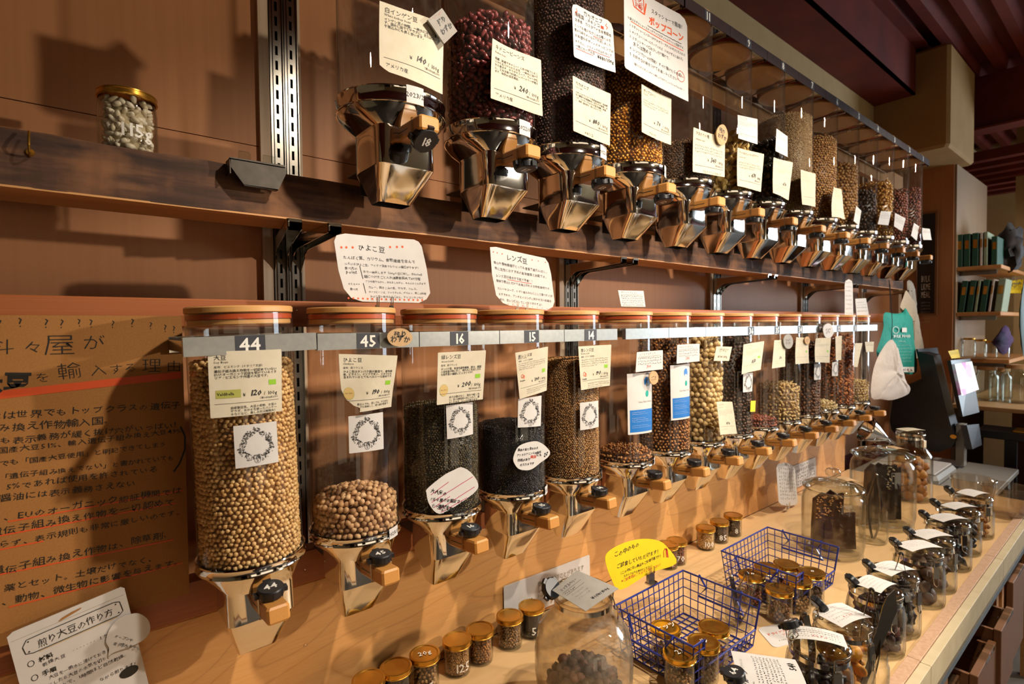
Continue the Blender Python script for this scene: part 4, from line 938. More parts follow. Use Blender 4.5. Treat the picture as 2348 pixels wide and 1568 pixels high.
def sign_len(a):
    s = Sheet()
    def h(t, x, y, x2, off=.0, ink='ink'):
        n = sum(adv(c) for c in t); L = x2-x; s.t(t, x, y*a, L/n*.95, w=L, hand=.9, off=off, ink=ink)
    for x in (.05,.11,.19,.68,.78,.9): s.disc(x, .10*a, .008, ink='inkora')
    h('レンズ豆', .25, .19, .60); h('鉄分や食物繊維がとっても豊富で高たんぱく、', .04, .30, .93); h('特に女性におすすめの高栄養価と効能です。', .05, .40, .92); h('レンズ豆は浸水や下茹で不要！！', .06, .52, .68); s.line(.24, .54*a, .64, .545*a, .006, 'inkred', .1)
    h('簡単な煮込むだけで出来上がれるお手軽食材です。', .06, .61, .97); h('カレーやスープ、トマト煮込みなどにして食べるのが', .07, .74, .97); h('おすすめや、アンチエイジングに欠かせない抗酸化', .08, .84, .95); h('成分、豆レシピとしてことができますよ♪', .09, .93, .78)
    for i in range(10): s.disc(.14+.08*i, .975*a, .005, ink='inkora')
    return s
put('handwritten_sign', 'large white handwritten sign about lentils standing on lid 15', 'sign', [(1120.7,563),(1260.8,592),(1271,713),(1131,696)], .985, sign_len, 'white', -.004, outline=[(.9,.02),(.1,0),(0,.03),(.0,.5),(.04,.85),(.14,.97),(.25,1),(.86,1),(.96,.93),(1,.82),(.98,.3),(.95,.1)])
def stand(px, py, D, label):
    p = onY(px, py, D); t = thing('card_clip', label, 'clip', (p.x, p.y, p.z), 0, 'steel card stands')
    m = MB()
    for dx in (-.015, .015):
        m.box(dx-.0045, dx+.0045, .0, .0012, -.014, .0).tube([(dx-.002, -.002, -.002), (dx-.002, -.003, .016), (dx+.002, -.003, .016), (dx+.002, -.002, -.002)], .0009, 6)
    m.box(-.0195, .0195, .0, .012, -.0145, -.0135); obj('jaw', m, M['chrome2'], t, .5)
    obj('bar', MB().tube([(-.015, -.002, -.004), (.015, -.002, -.004)], .0008, 6), M['chrome2'], t); return t
stand(882, 700, .978, 'small steel card stand under the chickpea sign'); stand(1197, 707, .978, 'small steel card stand under the lentil sign')
# upper row cards
DU = 1.0-UR-.0065
put('price_card', 'large cream price card 140 yen on the empty dispenser 18', 'card', [(872.6,-1),(1019,55),(1018.6,214),(873,157)], DU, lambda a: product(a, '白インゲン豆', 'White kidney bean', ['インゲン豆の仲間。一晩水に浸して煮ま','す。固めに茹でてサラダに、またはスープ','や煮込みにも良く合います。'], '140', None, None, None, False, body_y=.22).t('アメリカ産', .08, .80*a/.93+.06, .065), wave=.004, group='cream price cards on the upper dispensers', outline=[(1,0),(0,0),(0,.93),(.06,.97),(.13,1),(1,1)])
def tag18(a):
    s = Sheet(); s.t('残り', .34, .42*a, .26, hand=1, off=.02); s.t('わずか', .20, .76*a, .25, hand=1, off=.02)
    for i in range(14): s.disc(RNG.uniform(.06,.94), RNG.choice([RNG.uniform(.05,.15), RNG.uniform(.85,.95)])*a, .012, ink='inkred')
    return s
put('low_stock_tag', 'square grey tag tilted on the card of dispenser 18', 'tag', [(980.7,44.9),(1013.6,18.2),(1048.7,71.6),(1018.6,100.3)], DU-.012, tag18, 'greycard', 0, th=.004, group='low stock tags')
put('price_card', 'cream price card 240 yen on kidney bean dispenser 17', 'card', [(1127.5,89),(1237,139.6),(1244,267),(1123.5,226)], DU-.002, lambda a: product(a, 'キドニービーンズ', 'Kidney bean', ['腎臓（英語でキドニー）に形が似ているこ','とから名づけられたお豆。一晩水に浸けて','から煮ます。サラダやスープ、カレーが抜','に、工夫次第で料理のレパートリーが増え','ます。有機JAS認定商品。'], '240', None, None, None, False, k=.9, body_y=.25).t('アメリカ産', .08, .80*a/.93+.06, .065), bend=-.003, wave=.004, group='cream price cards on the upper dispensers')
def cacao(a):
    s = Sheet()
    def h(t, x, y, x2, off=.0, ink='ink'): n = sum(adv(c) for c in t); L = x2-x; s.t(t, x, y*a, L/n*.95, w=L, hand=.9, off=off, ink=ink)
    h('カカオニブ', .28, .13, .75); h('原産国…メキシコ', .06, .22, .68); s.rect(.70, .165*a, .77, .225*a, 'inkred'); h('生産者…カスタアナ生産者組合', .06, .31, .95); h('とっても希少なクリオロ種のみを', .04, .42, .93); h('豊かな森をそのなんてお送しました。', .04, .51, .98)
    h('お料理やデザートのトッピングは', .05, .61, .98); h('もちろん、グラノーラやはちみって', .05, .71, .93); h('一緒にたべても◎', .05, .80, .52); h('¥880/100g', .58, .84, .97, .02)
    s.line(.50, .44*a, .74, .445*a, .008, 'inkred'); s.line(.36, .735*a, .88, .735*a, .008, 'inkred'); s.line(.06, .825*a, .48, .82*a, .008, 'inkred')
    for sg, x in ((1, .10), (-1, .85)): s.path([(x, .08*a), (x+.03*sg, .13*a), (x-.02*sg, .15*a), (x+.02*sg, .20*a)], .012, 'inkora')
    return s
put('handwritten_card', 'rounded white handwritten card high on cacao nib dispenser 13', 'card', [(1309,5),(1402.6,52),(1409.5,167.6),(1313.8,131)], DU-.004, cacao, 'white', -.003, outline=[(.88,.0),(.12,0),(.03,.04),(0,.12),(0,.97),(.02,1),(1,1),(1,.14),(.96,.04)])
put('price_card', 'cream price card on cacao nib dispenser 13', 'card', [(1311.9,173.8),(1399,215.9),(1397,334.5),(1313.3,300)], DU-.001, lambda a: product(a, 'カカオニブ', 'Cacao nibs', ['メキシコのカスタアナ生産者組合が、森林農','法で農薬や化学肥料を一切使わず栽培しま','した。カカオニブはカカオ豆を発酵、乾燥、','し、焙煎し粗を砕き、砕いたものです。'], '880', None, None, None, False, k=.85, body_y=.25).t('メキシコ', .30, .80*a/.93+.10, .06), bend=-.002, group='cream price cards on the upper dispensers')
put('price_card', 'cream price card 70 yen on popcorn dispenser 12', 'card', [(1469,193),(1537.2,227.3),(1536.7,333.3),(1469.4,303)], DU-.003, lambda a: product(a, 'ポップコーン', 'Popcorn', ['~','~','~.5'], '70', None, None, None, False, k=.85, body_y=.28).t('アメリカ', .26, .80*a/.93+.10, .06), bend=-.003, group='cream price cards on the upper dispensers')
def popc(a):
    s = Sheet()
    def h(t, x, y, x2, off=.0, ink='ink', r=.95): n = sum(adv(c) for c in t); L = x2-x; s.t(t, x, y*a, L/n*r, w=L, hand=.8, off=off, ink=ink)
    h('スタッシャーで簡単！', .42, .17, .95); h('ポップコーン', .38, .31, .94, .03, 'inkora', .95)
    s.path([(.36+.03*i, (.345+(.006 if i % 2 else 0))*a) for i in range(19)], .005)
    h('☆量はスタッシャースタンドアップミディアムでつくる目安です。', .05, .40, .96); s.line(.10, .415*a, .93, .42*a, .007, 'inkora')
    for i, t in enumerate(['1. スタッシャーにバター1かけかオリーブオイル大さじを入れる','2. ポップコーン1/4〜1/2カップ入れる（入れすぎると溢れる）','3. スタッシャーの口を少しだけ開けて。','   あとは閉める','4. レンジで2〜6分加熱！すべて弾けたら完成！','5. お好きなお味をつけてお楽しみください！']): h(t, .08, .475+.068*i, (.96,.94,.72,.42,.92,.86)[i])
    h('（塩などはスタッシャーの中にふりかけてシャカシャカもOK！）', .12, .90, .95)
    # little bag drawing
    s.path([(.16,.05*a),(.30,.07*a),(.31,.24*a),(.15,.22*a),(.12,.10*a),(.16,.05*a)], .012, 'inkora'); s.path([(.31,.24*a),(.34,.10*a)], .02, 'inkora')
    for i in range(22): s.ringo(RNG.uniform(.16,.28), RNG.uniform(.08,.21)*a, .012, .012, .004, 'inkred', 6)
    s.ringo(.88, .74*a, .06, .05, .006, 'inkred', 16); s.t('Stasher', .84, .745*a, .028, ink='inkred')
    return s
put('handwritten_card', 'large white popcorn recipe card with orange title', 'card', [(1427.4,-42),(1572.5,42),(1575.6,234),(1429.4,156)], .872, popc, 'white', -.004, outline=[(.88,.0),(.1,0),(.0,.05),(0,.98),(.02,1),(1,1),(1,.10),(.96,.03)])
for px, dd, nm, g, m, b, w in (([(1590.4,291.5),(1662,318),(1662.3,406),(1588.7,393.8)], -.001, 'cream price card 340 yen on sunflower seed dispenser 11', lambda a: product(a, 'ひまわりの種', 'Sunflower Seeds', ['~','~','~'], '340', None, None, None, False, k=.85, body_y=.26).t('アルファフードスタッフ', .28, .80*a/.93+.09, .055), 'paper', 0, .002),
    ([(1691.3,263.4),(1737,273),(1737,331),(1693,317)], -.006, 'small rounded white card above the price card of dispenser 9', generic('', 4), 'white', 0, 0), ([(1691,338),(1751,353.6),(1745.8,439.7),(1691,426)], -.002, 'cream price card 470 yen on white chocolate dispenser 9', lambda a: product(a, 'クーベルチュール ホワイト', 'Couverture White', ['~','~','~.7'], '470', None, None, None, False, k=.7, body_y=.27), 'paper', 0, .003),
    ([(1780.6,294.6),(1806,312.5),(1806,360),(1778,346)], -.014, 'small white card above the price card of dispenser 8', generic('', 3), 'white', 0, 0), ([(1774,360.7),(1817,372.8),(1809.6,459),(1772.6,442)], -.004, 'cream price card on dark chocolate dispenser 8', generic('470', 3), 'paper', 0, .004),
    ([(1836,388.4),(1869.5,398.7),(1870.8,474),(1839.6,468.8)], -.004, 'cream card on oat dispenser 7', generic('', 2), 'paper', 0, .003), ([(1912.5,426.5),(1926.6,435),(1940.7,502.4),(1908,497)], -.012, 'curled white card on granola dispenser 6', generic('', 2), 'paper', 0, .01),
    ([(1963.5,472),(1975,483),(1970,517),(1957.4,506.7)], -.006, 'narrow white card on the upper dispenser after number 6', small(1, False), 'white', 0, 0), ([(2020,484),(2043.7,485),(2037,516.5),(2012.7,514)], -.01, 'white card clipped on the golden nut dispenser', small(2, False), 'white', 0, 0),
    ([(2052.4,488),(2076.7,501),(2068.7,530.6),(2050,518.7)], -.008, 'white card clipped on the peanut dispenser', small(2, False), 'white', 0, 0), ([(2095.8,511),(2107.7,518.7),(2102,552),(2089,540)], -.012, 'white card on the last upper dispenser', small(1, False), 'white', 0, 0),
    ([(2115,522),(2130.5,525),(2138,550),(2117.5,550)], -.03, 'little white card beyond the last upper dispenser', small(1, False), 'white', 0, .006)):
    put('price_card', nm, 'card', px, DU+dd, g, m, b, w, group='cream price cards on the upper dispensers')
tagblob('low_stock_tag', 'tan heart-like tag on the card of dispenser 11', 1656, 309, 13, 24, DU-.012, txt=['残り','わずか'])
# ------------------------------------------------------------------ brown board with handwriting, left
KX0, KX1, KZ0, KZ1, KD = -.42, .1435, 1.147, 1.651, 1.112
def KP(u, v): w = KX1-KX0; return Vector((KX0+u*w, KD, KZ1-v*w))
def ktoc(px, py): q = onY(px, py, KD); w = KX1-KX0; return ((q.x-KX0)/w, (KZ1-q.z)/w)
def kraft():
    s = Sheet(); a = (KZ1-KZ0)/(KX1-KX0)
    for x in (5,52,110,145,188,214,263,307,350,383,403):
        p = ktoc(x, 750-(x-200)*.0 if x < 330 else 750+(x-330)*.18); s.t('?', p[0]-.01, p[1], .036, hand=1, off=-.006)
    for c, x0, x1, y in (('斗',-22,41,812),('々',52,97,806),('屋',99,173,811),('が',188,247,797)): htext(s, ktoc, c, (x0,y), (x1,y-(x1-x0)*.05), off=-.012)
    htext(s, ktoc, '大', (-62,897), (4,891), off=.05, hand=.3); htext(s, ktoc, '豆', (8,889), (74,883), off=.05, hand=.3)
    for c, x0, x1, y in (('を',80,118,874),('輸',132,196,870),('入',208,250,862),('す',250,284,858),('る',284,316,853),('理',324,376,853),('由',380,416,848)): htext(s, ktoc, c, (x0,y), (x1,y-(x1-x0)*.06), off=-.012)
    p, q = ktoc(-60, 912), ktoc(415, 859); s.line(p[0], p[1], q[0], q[1], .022, 'inkora')
    for t, a0, b0 in (('日本は世界でもトップクラスの遺伝子',(-62,963),(414,912)), ('子組み換え作物輸入国。',(-75,994),(264,954)), ('しかも表示義務が緩く抜け穴がいっぱい！',(-60,1024),(417,968)), ('国産大豆51%、輸入遺伝子組み換え大豆49%',(-6,1040),(418,992)),
        ('でも「国産大豆使用」と明記できてしまう',(-2,1069),(382,1019)), ('「遺伝子組み換えでない」と書かれていても',(-2,1100),(400,1037)), ('5%であれば使用を許されている',(14,1122),(362,1062)), ('醤油には表示義務さえない',(-1,1150),(310,1090)),
        ('、EUのオーガニック認証機関では',(8,1193),(416,1117)), ('遺伝子組み換え作物を一切認めて',(-26,1229),(400,1147)), ('らず、表示規則も非常に厳しいのです。',(-2,1257),(424,1171)), ('遺伝子組み換え作物は、除草剤、',(-22,1320),(398,1231)), ('薬とセット。土壌だけでなく、',(8,1356),(360,1264)), ('、動物、微生物に影響を与えます。',(3,1389),(420,1283))):
        htext(s, ktoc, t, a0, b0, off=.004, ratio=.86)
    for a0, b0 in (((18,1196),(420,1124)), ((-10,1230),(402,1153)), ((-10,1262),(100,1240)), ((-6,1318),(398,1237)), ((20,1392),(418,1290))): stroke(s, ktoc, a0, b0, .004, 'inkora')
    s.path([ktoc(x, y) for x, y in ((414,978),(424,1000),(424,1030),(412,1062),(398,1082))], .005)
    return s
card('brown_board', 'brown kraft board with black Japanese handwriting and orange underlines, left of dispenser 44', 'sign', KP, (KZ1-KZ0)/(KX1-KX0), kraft(), 'kraft', rr_outline(1, (KZ1-KZ0)/(KX1-KX0), .004, 1), th=.004, rings=3)
# white recipe card with hanger hole, leaning on the board
RP, RA, RW = quad([(14,1455),(284,1343),(372,1692),(118,1840)], 1.082)
def recipe():
    s = Sheet(); 
    s.path([(.30,.135),(.88,.135),(.93,.155),(.94,.27),(.90,.30),(.16,.30),(.10,.28),(.09,.20),(.13,.14),(.30,.135)], .008)
    s.t('煎り大豆の作り方', .20, .262, .095, w=.66, hand=.8, off=.0); s.line(.02, .095, .98, .095, .002, 'inkgrey'); s.line(.2, .312, .88, .312, .006, 'inkgold')
    for x, y in ((.14,.165),(.89,.165),(.13,.27),(.90,.27)): s.disc(x, y, .008)
    s.ringo(.12,.40,.025,.03,.006); s.t('材料', .18, .425, .06, hand=1, off=.02); s.t('乾燥大豆', .20, .485, .048, hand=1); 
    for i in range(7): s.disc(.46+.03*i, .46, .003)
    s.t('１カップ', .68, .475, .045, w=.16, hand=1)
    s.ringo(.12,.56,.025,.03,.006); s.t('手順', .18, .585, .06, hand=1, off=.02)
    for i, t in enumerate(['大豆を一晩水に浸けておきます。','にしたら大豆の水気を切り、','ルの上で、1時間ほど自然乾燥。','します。','ながら煎ります♪']): s.t(t, (.22,.2,.2,.2,.6)[i], .65+.07*i, .046, w=(.62,.55,.70,.2,.34)[i], hand=1)
    s.disc(.86, .98, .09, .06, 'ink', 18); s.disc(.86, .965, .07, .04, 'inkgold', 18)
    return s
o = [(.97,0),(.05,.0),(.0,.03),(0,RA),(1,RA),(1,.03)]
rc = card('recipe_card', 'white recipe card for roasted soy beans leaning on the brown board', 'card', RP, RA, recipe(), 'white', o, th=.001, rings=9)
hm = MB()   # hanger hole: a slot showing the board behind, lined by the card's edge
hp = [(.40,.085),(.44,.062),(.52,.045),(.60,.040),(.61,.047),(.58,.058),(.50,.075),(.42,.09)]
hm.v = [tuple(RP(u, v)+Vector((0,-.0006,0))) for u, v in hp]; hm.f = [tuple(range(len(hp)))]; obj('hanger_hole', hm, M['kraft'], rc, 0)
def bubble(s, toc, w, asp):
    for t, a, b in (('オーブンや', (262,1460), (302,1425)), ('電子レンジでも', (258,1478), (318,1427)), ('作れます！', (275,1480), (318,1444))): htext(s, toc, t, a, b, off=.0)
blob('speech_card', 'rounded white speech bubble stuck on the recipe card', 'card', [(296,1409),(320,1407),(340,1422),(344,1446),(330,1466),(300,1482),(262,1495),(249,1504),(250,1486),(243,1470),(250,1445),(270,1420)], 1.079, bubble, 'white')
# ------------------------------------------------------------------ small lidded jars
def jar_body(r, h, neck, n=36, foot=.003, wall=.0016):
    """glass body profile: base, side, shoulder, neck; outer and inner wall"""
    o = [(0,.0), (r*.86,0), (r*.97,foot), (r,foot*2.4), (r,h*.72), (r*.985,h*.78), (neck+(r-neck)*.35,h*.86), (neck,h*.89), (neck,h)]
    i = [(neck-wall,h), (neck-wall,h*.88), (r-wall*1.2,h*.72), (r-wall*1.2,foot*3), (r*.8,foot*1.8), (0,foot*1.5)]
    return MB().lathe(o+i, n)
def lid_mesh(r, h, z, dome=.0, n=40):
    return MB().lathe([(r*.94,z-h), (r,z-h+.0008), (r*1.01,z-h+.002), (r*.985,z-h+.003), (r*.985,z-.0035), (r,z-.0028), (r*.995,z-.0008), (r*.95,z), (r*.86,z+.0002), (r*.80,z-.0012+dome*.3), (r*.55,z-.001+dome*.7), (0,z-.001+dome)], n)
def wraptext(txt, size, r, z0, ang, off=.01):
    m = text_mesh_flat(txt, size, off); m.v = [((r+.0006)*math.cos(ang+x/r), (r+.0006)*math.sin(ang+x/r), z0+y) for x, y, _ in m.v]; return m
def lumps(cx, cy, z0, R, z1, size, kind, gm, label, name, cat, sub=1, single=0, sl=None, sg=None, sn=None, seed=3, mound=0, fz=.8, half=True, tilt=(0,0)):
    P, core = column(cx, cy, R, z0, z1, size, seed, mound, fz=fz, half=half, tilt=tilt)
    pieces(name, label, cat, P, size, kind, gm, sub, single, sg, sl, sn, core, seed)
def mini_jar(px, py, label, mark=None, lidmark=None, fill=None, r=.032, h=.080, rl=.0352, y=None, zt=None, z0=.8, fillfrac=.80, dome=0.0, group=None, lidlabel=None, pos=None, mang=None):
    p = pos or onZ(px, py, z0+h)
    if y is not None: p = Vector((p.x*(1) if False else onY(px, py, y).x, y, 0))
    t = thing('glass_jar', label, 'jar', (p.x, p.y, z0), 0, group)
    obj('glass_body', jar_body(r, h-.004, rl-.0035), M['jar'], t)
    lo = obj('lid', lid_mesh(rl, .0125, h, dome), M['gold2'] if dome else M['gold'], t)
    ca = math.atan2(-p.y, -p.x)
    if mark:
        m = wraptext(mark, (.026 if len(mark) < 4 else .021)*(r/.032)*1.1, r, h*.33, (mang if mang is not None else ca+.42), .012); obj('lettering', m, M['inkwhite'], t, 0)
    if lidmark:
        m = text_mesh_flat(lidmark, .020, .01); c, s = math.cos(-.25), math.sin(-.25); m.v = [(x*c-y*s, x*s+y*c, h+.0004+dome) for x, y, _ in m.v]; obj('lettering', m, M['inkwhite'], lo, 0)
    if fill:
        kind, size, gm, lab, nm, cat = fill
        lumps(p.x, p.y, z0+.0065, r-.0035, z0+h*fillfrac, size, kind, gm, lab, nm, cat, seed=int(p.x*1000) % 97)
    return t
MG = 'gold lidded sample jars along the splashback'
G_DARKM = gmat('dark_mix', ['0c0a08','1e1a16','38302a','5a4c40'], rough=.4)
G_MUES = gmat('muesli', ['3a2412','8a6238','a87c4c','c49a68'], rough=.6, bump=.3, sc=300)
minis = [(757,1577,'gold lidded jar cut by the lower edge of the picture, leftmost of the row',None,'o',('round',.006,G_BLACK,'dark grains in the leftmost sample jar','dark_grains','grain')),
 (845,1556,'gold lidded jar of dark grains, second of the row from the left',None,None,('round',.006,G_BLACK,'dark grains in the second sample jar','dark_grains','grain')),
 (907.5,1522,'gold lidded jar of black grains, left of the jar with white mark on its lid','o',None,('round',.0045,G_BLACK,'black grains in the third sample jar','black_grains','grain')),
 (973.7,1493.5,'gold lidded jar with white 20g written on its lid','g','20g',('chunk',.011,G_MUES,'brown nut pieces in the jar marked 20g on its lid','nut_pieces','nuts')),
 (1047.8,1464.8,'gold lidded jar of brown lentils marked 125','125',None,('round',.0048,G_BROWN,'brown lentils in the jar marked 125','brown_lentils','lentils')),
 (1100.7,1436,'gold lidded jar of brown granola between jars 125 and the almond one',None,None,('chunk',.007,G_GRAN,'brown granola in the sample jar right of 125','granola','granola')),
 (1168.7,1408,'gold lidded jar of muesli with a whole nut, below the warning sign',None,None,('chunk',.007,G_MUES,'muesli flakes in the jar below the warning sign','muesli','granola')),
 (1218.8,1388,'gold lidded jar of black seeds marked 5g','5g',None,('round',.0045,G_BLACK,'black seeds in the jar marked 5g','black_seeds','seeds')),
 (1532,1256,'gold lidded jar mostly hidden behind the yellow sign','1',None,('chunk',.008,G_RED,'reddish bits in the jar behind the yellow sign','dried_bits','dried fruit')),
 (1552,1238,'gold lidded jar of red-brown bits marked 70','70',None,('chunk',.008,G_RED,'red-brown bits in the jar marked 70','dried_bits','dried fruit')),
 (1618,1212,'gold lidded jar of pale beans marked 100','100',None,('round',.006,G_SOY,'pale beans in the jar marked 100','pale_beans','beans')),
 (1650,1196,'gold lidded jar of dark nuts marked 85','85',None,('chunk',.009,G_PECAN,'dark nuts in the jar marked 85','dark_nuts','nuts')),
 (1681,1185,'gold lidded jar of dark nuts marked 8, farthest of the row','8',None,('chunk',.009,G_PECAN,'dark nuts in the farthest sample jar','dark_nuts','nuts'))]
for px, py, lab, mk, lm, fl in minis: mini_jar(px, py, lab, mk, lm, fl, y=1.062, group=MG)
# jar of white beans on the timber shelf
J115 = Vector((.078*1.0, 1.181, 0))
mini_jar(0, 0, 'gold lidded jar of white beans marked 115g standing on the timber shelf', '115g', None, None, r=.0445, h=.108, rl=.0455, z0=1.9385, pos=J115, mang=-math.pi/2+.22)
P, core = column(J115.x, J115.y, .0415, 1.9435, 2.030, .0165, 77, .0, fz=.52)
pieces('white_beans', 'pale core of white beans in the jar marked 115g', 'beans', P, .0165, 'kidney', G_WBEAN, 2, 300, 'white beans in the jar marked 115g', 'pale white bean in the jar marked 115g', 'white_bean', core, 77, coretint=.0)
# ------------------------------------------------------------------ blue wire baskets with jars
def basket(corners, label, zr=.918):
    c = [onZ(a, b, zr) for a, b in corners]; cx = sum(p.x for p in c)/4; cy = sum(p.y for p in c)/4
    hx, hy = .152, .112; H = zr-.8
    t = thing('wire_basket', label, 'basket', (cx, cy, .8002), 0, 'blue wire baskets')
    def R(k, z): # rectangle half sizes at height z (0 floor .. H)
        f = 1-.10*(1-z/H); return hx*f, hy*f
    notch0, notch1 = -.105, hx*.96     # low opening in the front side (y = -hy)
    rim = MB(); pts = []
    rx, ry = R(0, H)
    rim.tube([(notch0-.018, -ry-.0, H), (-rx, -ry, H), (-rx, ry, H), (rx, ry, H), (rx, -ry, H)], .0027, 8)
    zl = .045; lx, ly = R(0, zl)
    rim.tube([(notch0-.018, -ry, H), (notch0, -ry+.004, H-.004), (notch0, -ly, zl), (lx*.985, -ly, zl), (rx, -ry, H)], .0027, 8)
    obj('rim', rim, M['wire'], t)
    vs = MB(); n = 13; r = .00145
    for i in range(n+1):
        x = -1+2*i/n; bx, by = R(0, 0)
        vs.tube([(x*rx, ry, H), (x*bx, by, 0.002)], r, 6)
        top = H if x*rx < notch0 else zl; tx, ty = R(0, top); vs.tube([(x*tx, -ty, top), (x*bx, -by, 0.002)], r, 6)
        vs.tube([(x*bx, -by, .002), (x*bx, by, .002)], r, 6)
    n = 9
    for i in range(n+1):
        y = -1+2*i/n; bx, by = R(0, 0)
        for sg in (-1, 1): vs.tube([(sg*rx, y*ry, H), (sg*bx, y*by, .002)], r, 6)
        vs.tube([(-bx, y*by, .003), (bx, y*by, .003)], r, 6)
    for k in range(5):
        z = .004+k*.0235; a, b = R(0, z)
        if z < zl: vs.tube([(-a,-b,z), (a,-b,z), (a,b,z), (-a,b,z)], r, 6, True)
        else: vs.tube([(notch0, -b, z), (-a,-b,z), (-a,b,z), (a,b,z), (a,-b,z)], r, 6)
    o = obj('wire_grid', vs, M['wire'], t); o['kind'] = 'stuff'
    for sg in (-1, 1):   # folding handles on the short sides, hanging down
        hd = MB(); X = sg*(rx+.001); 
        hd.tube([(X, -.060, H+.004), (X+sg*.006, -.062, H-.002), (X+sg*.010, -.045, H-.030), (X+sg*.004, -.070+.004, H-.058), (X+sg*.004, .066, H-.058), (X+sg*.010, .045, H-.030), (X+sg*.006, .062, H-.002), (X, .060, H+.004)], .0030, 8)
        hd.lathe([(0,-.004),(.004,-.004),(.004,.004),(0,.004)], 10); obj('handle', hd, M['wire'], t)
    return t, c
B1, c1 = basket([(1411,1393),(1562,1307),(1730,1375.5),(1605,1485)], 'blue wire basket with four jars, nearer one beside the big berry jar')
B2, c2 = basket([(1652,1259),(1773.6,1209.7),(1924.6,1259),(1811,1321)], 'blue wire basket with six jars, farther one beside the chocolate jar')
for B in (B1, B2):
    for o in B.children: pass
G_PEC2 = gmat('cacao_mix', ['2a160c','5e3620','7c4e30','9a6c48'], rough=.5, bump=.2, sc=250)
bj = [(1526,1437,'gold lidded jar with white writing on its dark lid, back left in the nearer basket','ナッツ',1), (1637,1435,'plain shiny gold lidded jar at the back right of the nearer basket',None,1), (1613,1470,'gold lidded jar in the middle of the nearer basket','ル',1), (1558,1494,'gold lidded jar at the front of the nearer basket','27',1),
      (1758.6,1299,'gold lidded jar at the back left of the farther basket',None,2), (1803,1291,'gold lidded jar farthest back in the farther basket',None,2), (1861,1309,'gold lidded jar at the right of the farther basket','o',2), (1830,1328,'gold lidded jar in the middle of the farther basket','o',2), (1787,1348,'gold lidded jar nearest in the farther basket',None,2), (1724,1315,'gold lidded jar at the left end of the farther basket','o',2)]
for k, (px, py, lab, mk, b) in enumerate(bj):
    p = onZ(px, py, .893)
    mini_jar(px, py, lab, None, mk, ('chunk' if k % 2 else 'round', .010, (G_PEC2, G_RED, G_PECAN, G_MUES)[k % 4], 'food bits in the '+lab.split(',')[0].replace('gold lidded ', '')[:60]+' %s basket' % ('nearer' if b == 1 else 'farther') if False else ('dark' if k % 2 else 'brown')+' bits low in the '+lab.replace('gold lidded ', '').replace(' with white writing on its dark lid,', ''), 'snack_bits', 'snack'),
        r=.0335, h=.088, rl=.0365, z0=.8045, fillfrac=.42, dome=.0015, group='gold lidded jars in the wire baskets', pos=Vector((p.x, p.y, 0)))
# yellow sign clipped on the nearer basket
YD = c1[1].y
def yel(s, toc, w, asp):
    k = 4.041
    def q(x, y): return (1380+x/k, 1180+y/k)
    for t, a, b, ink in (('この中のもの', (115,400), (350,310), 'ink'), ('ご試食していただけます！', (135,500), (540,285), 'ink'), ('（この中にない商品もご試食可能です）', (160,560), (560,365), 'ink'), ('スタッフまでお声がけください！', (200,580), (475,420), 'ink'), ('※ご試食用はこちらでご用意下さい！', (180,625), (555,420), 'inkred')):
        htext(s, toc, t, q(*a), q(*b), ink=ink, off=.008)
    for dx in (0, 22): s.path([toc(*q(575+dx,395)), toc(*q(572+dx,340)), toc(*q(585+dx*.6,312)), toc(*q(600+dx*.3,330)), toc(*q(608+dx*.3,395))], .010, 'inkred')
blob('yellow_sign', 'bright yellow rounded paper sign clipped on the nearer blue basket', 'sign', [(1388,1284),(1395,1265),(1425,1247),(1466,1236),(1505,1238),(1528,1252),(1551,1291),(1490,1314),(1424,1352),(1401,1325)], YD+.004, yel, 'yellow', None, .0006)
p = onY(1493, 1322, YD-.002); t = thing('binder_clip', 'shiny steel clip holding the yellow sign on the basket rim', 'clip', (p.x, p.y, p.z))
m = MB(); m.box(-.013, .013, -.002, .006, -.016, .012).box(-.015, .015, -.010, .010, -.018, -.014); obj('jaw', m, M['chrome2'], t, 0)
m = MB()
for dx in (-.009, .009): m.tube([(dx-.003,-.003,.008), (dx-.002,-.004,.026), (dx+.002,-.004,.026), (dx+.003,-.003,.008)], .001, 6)
obj('wire_loop', m, M['chrome2'], t)
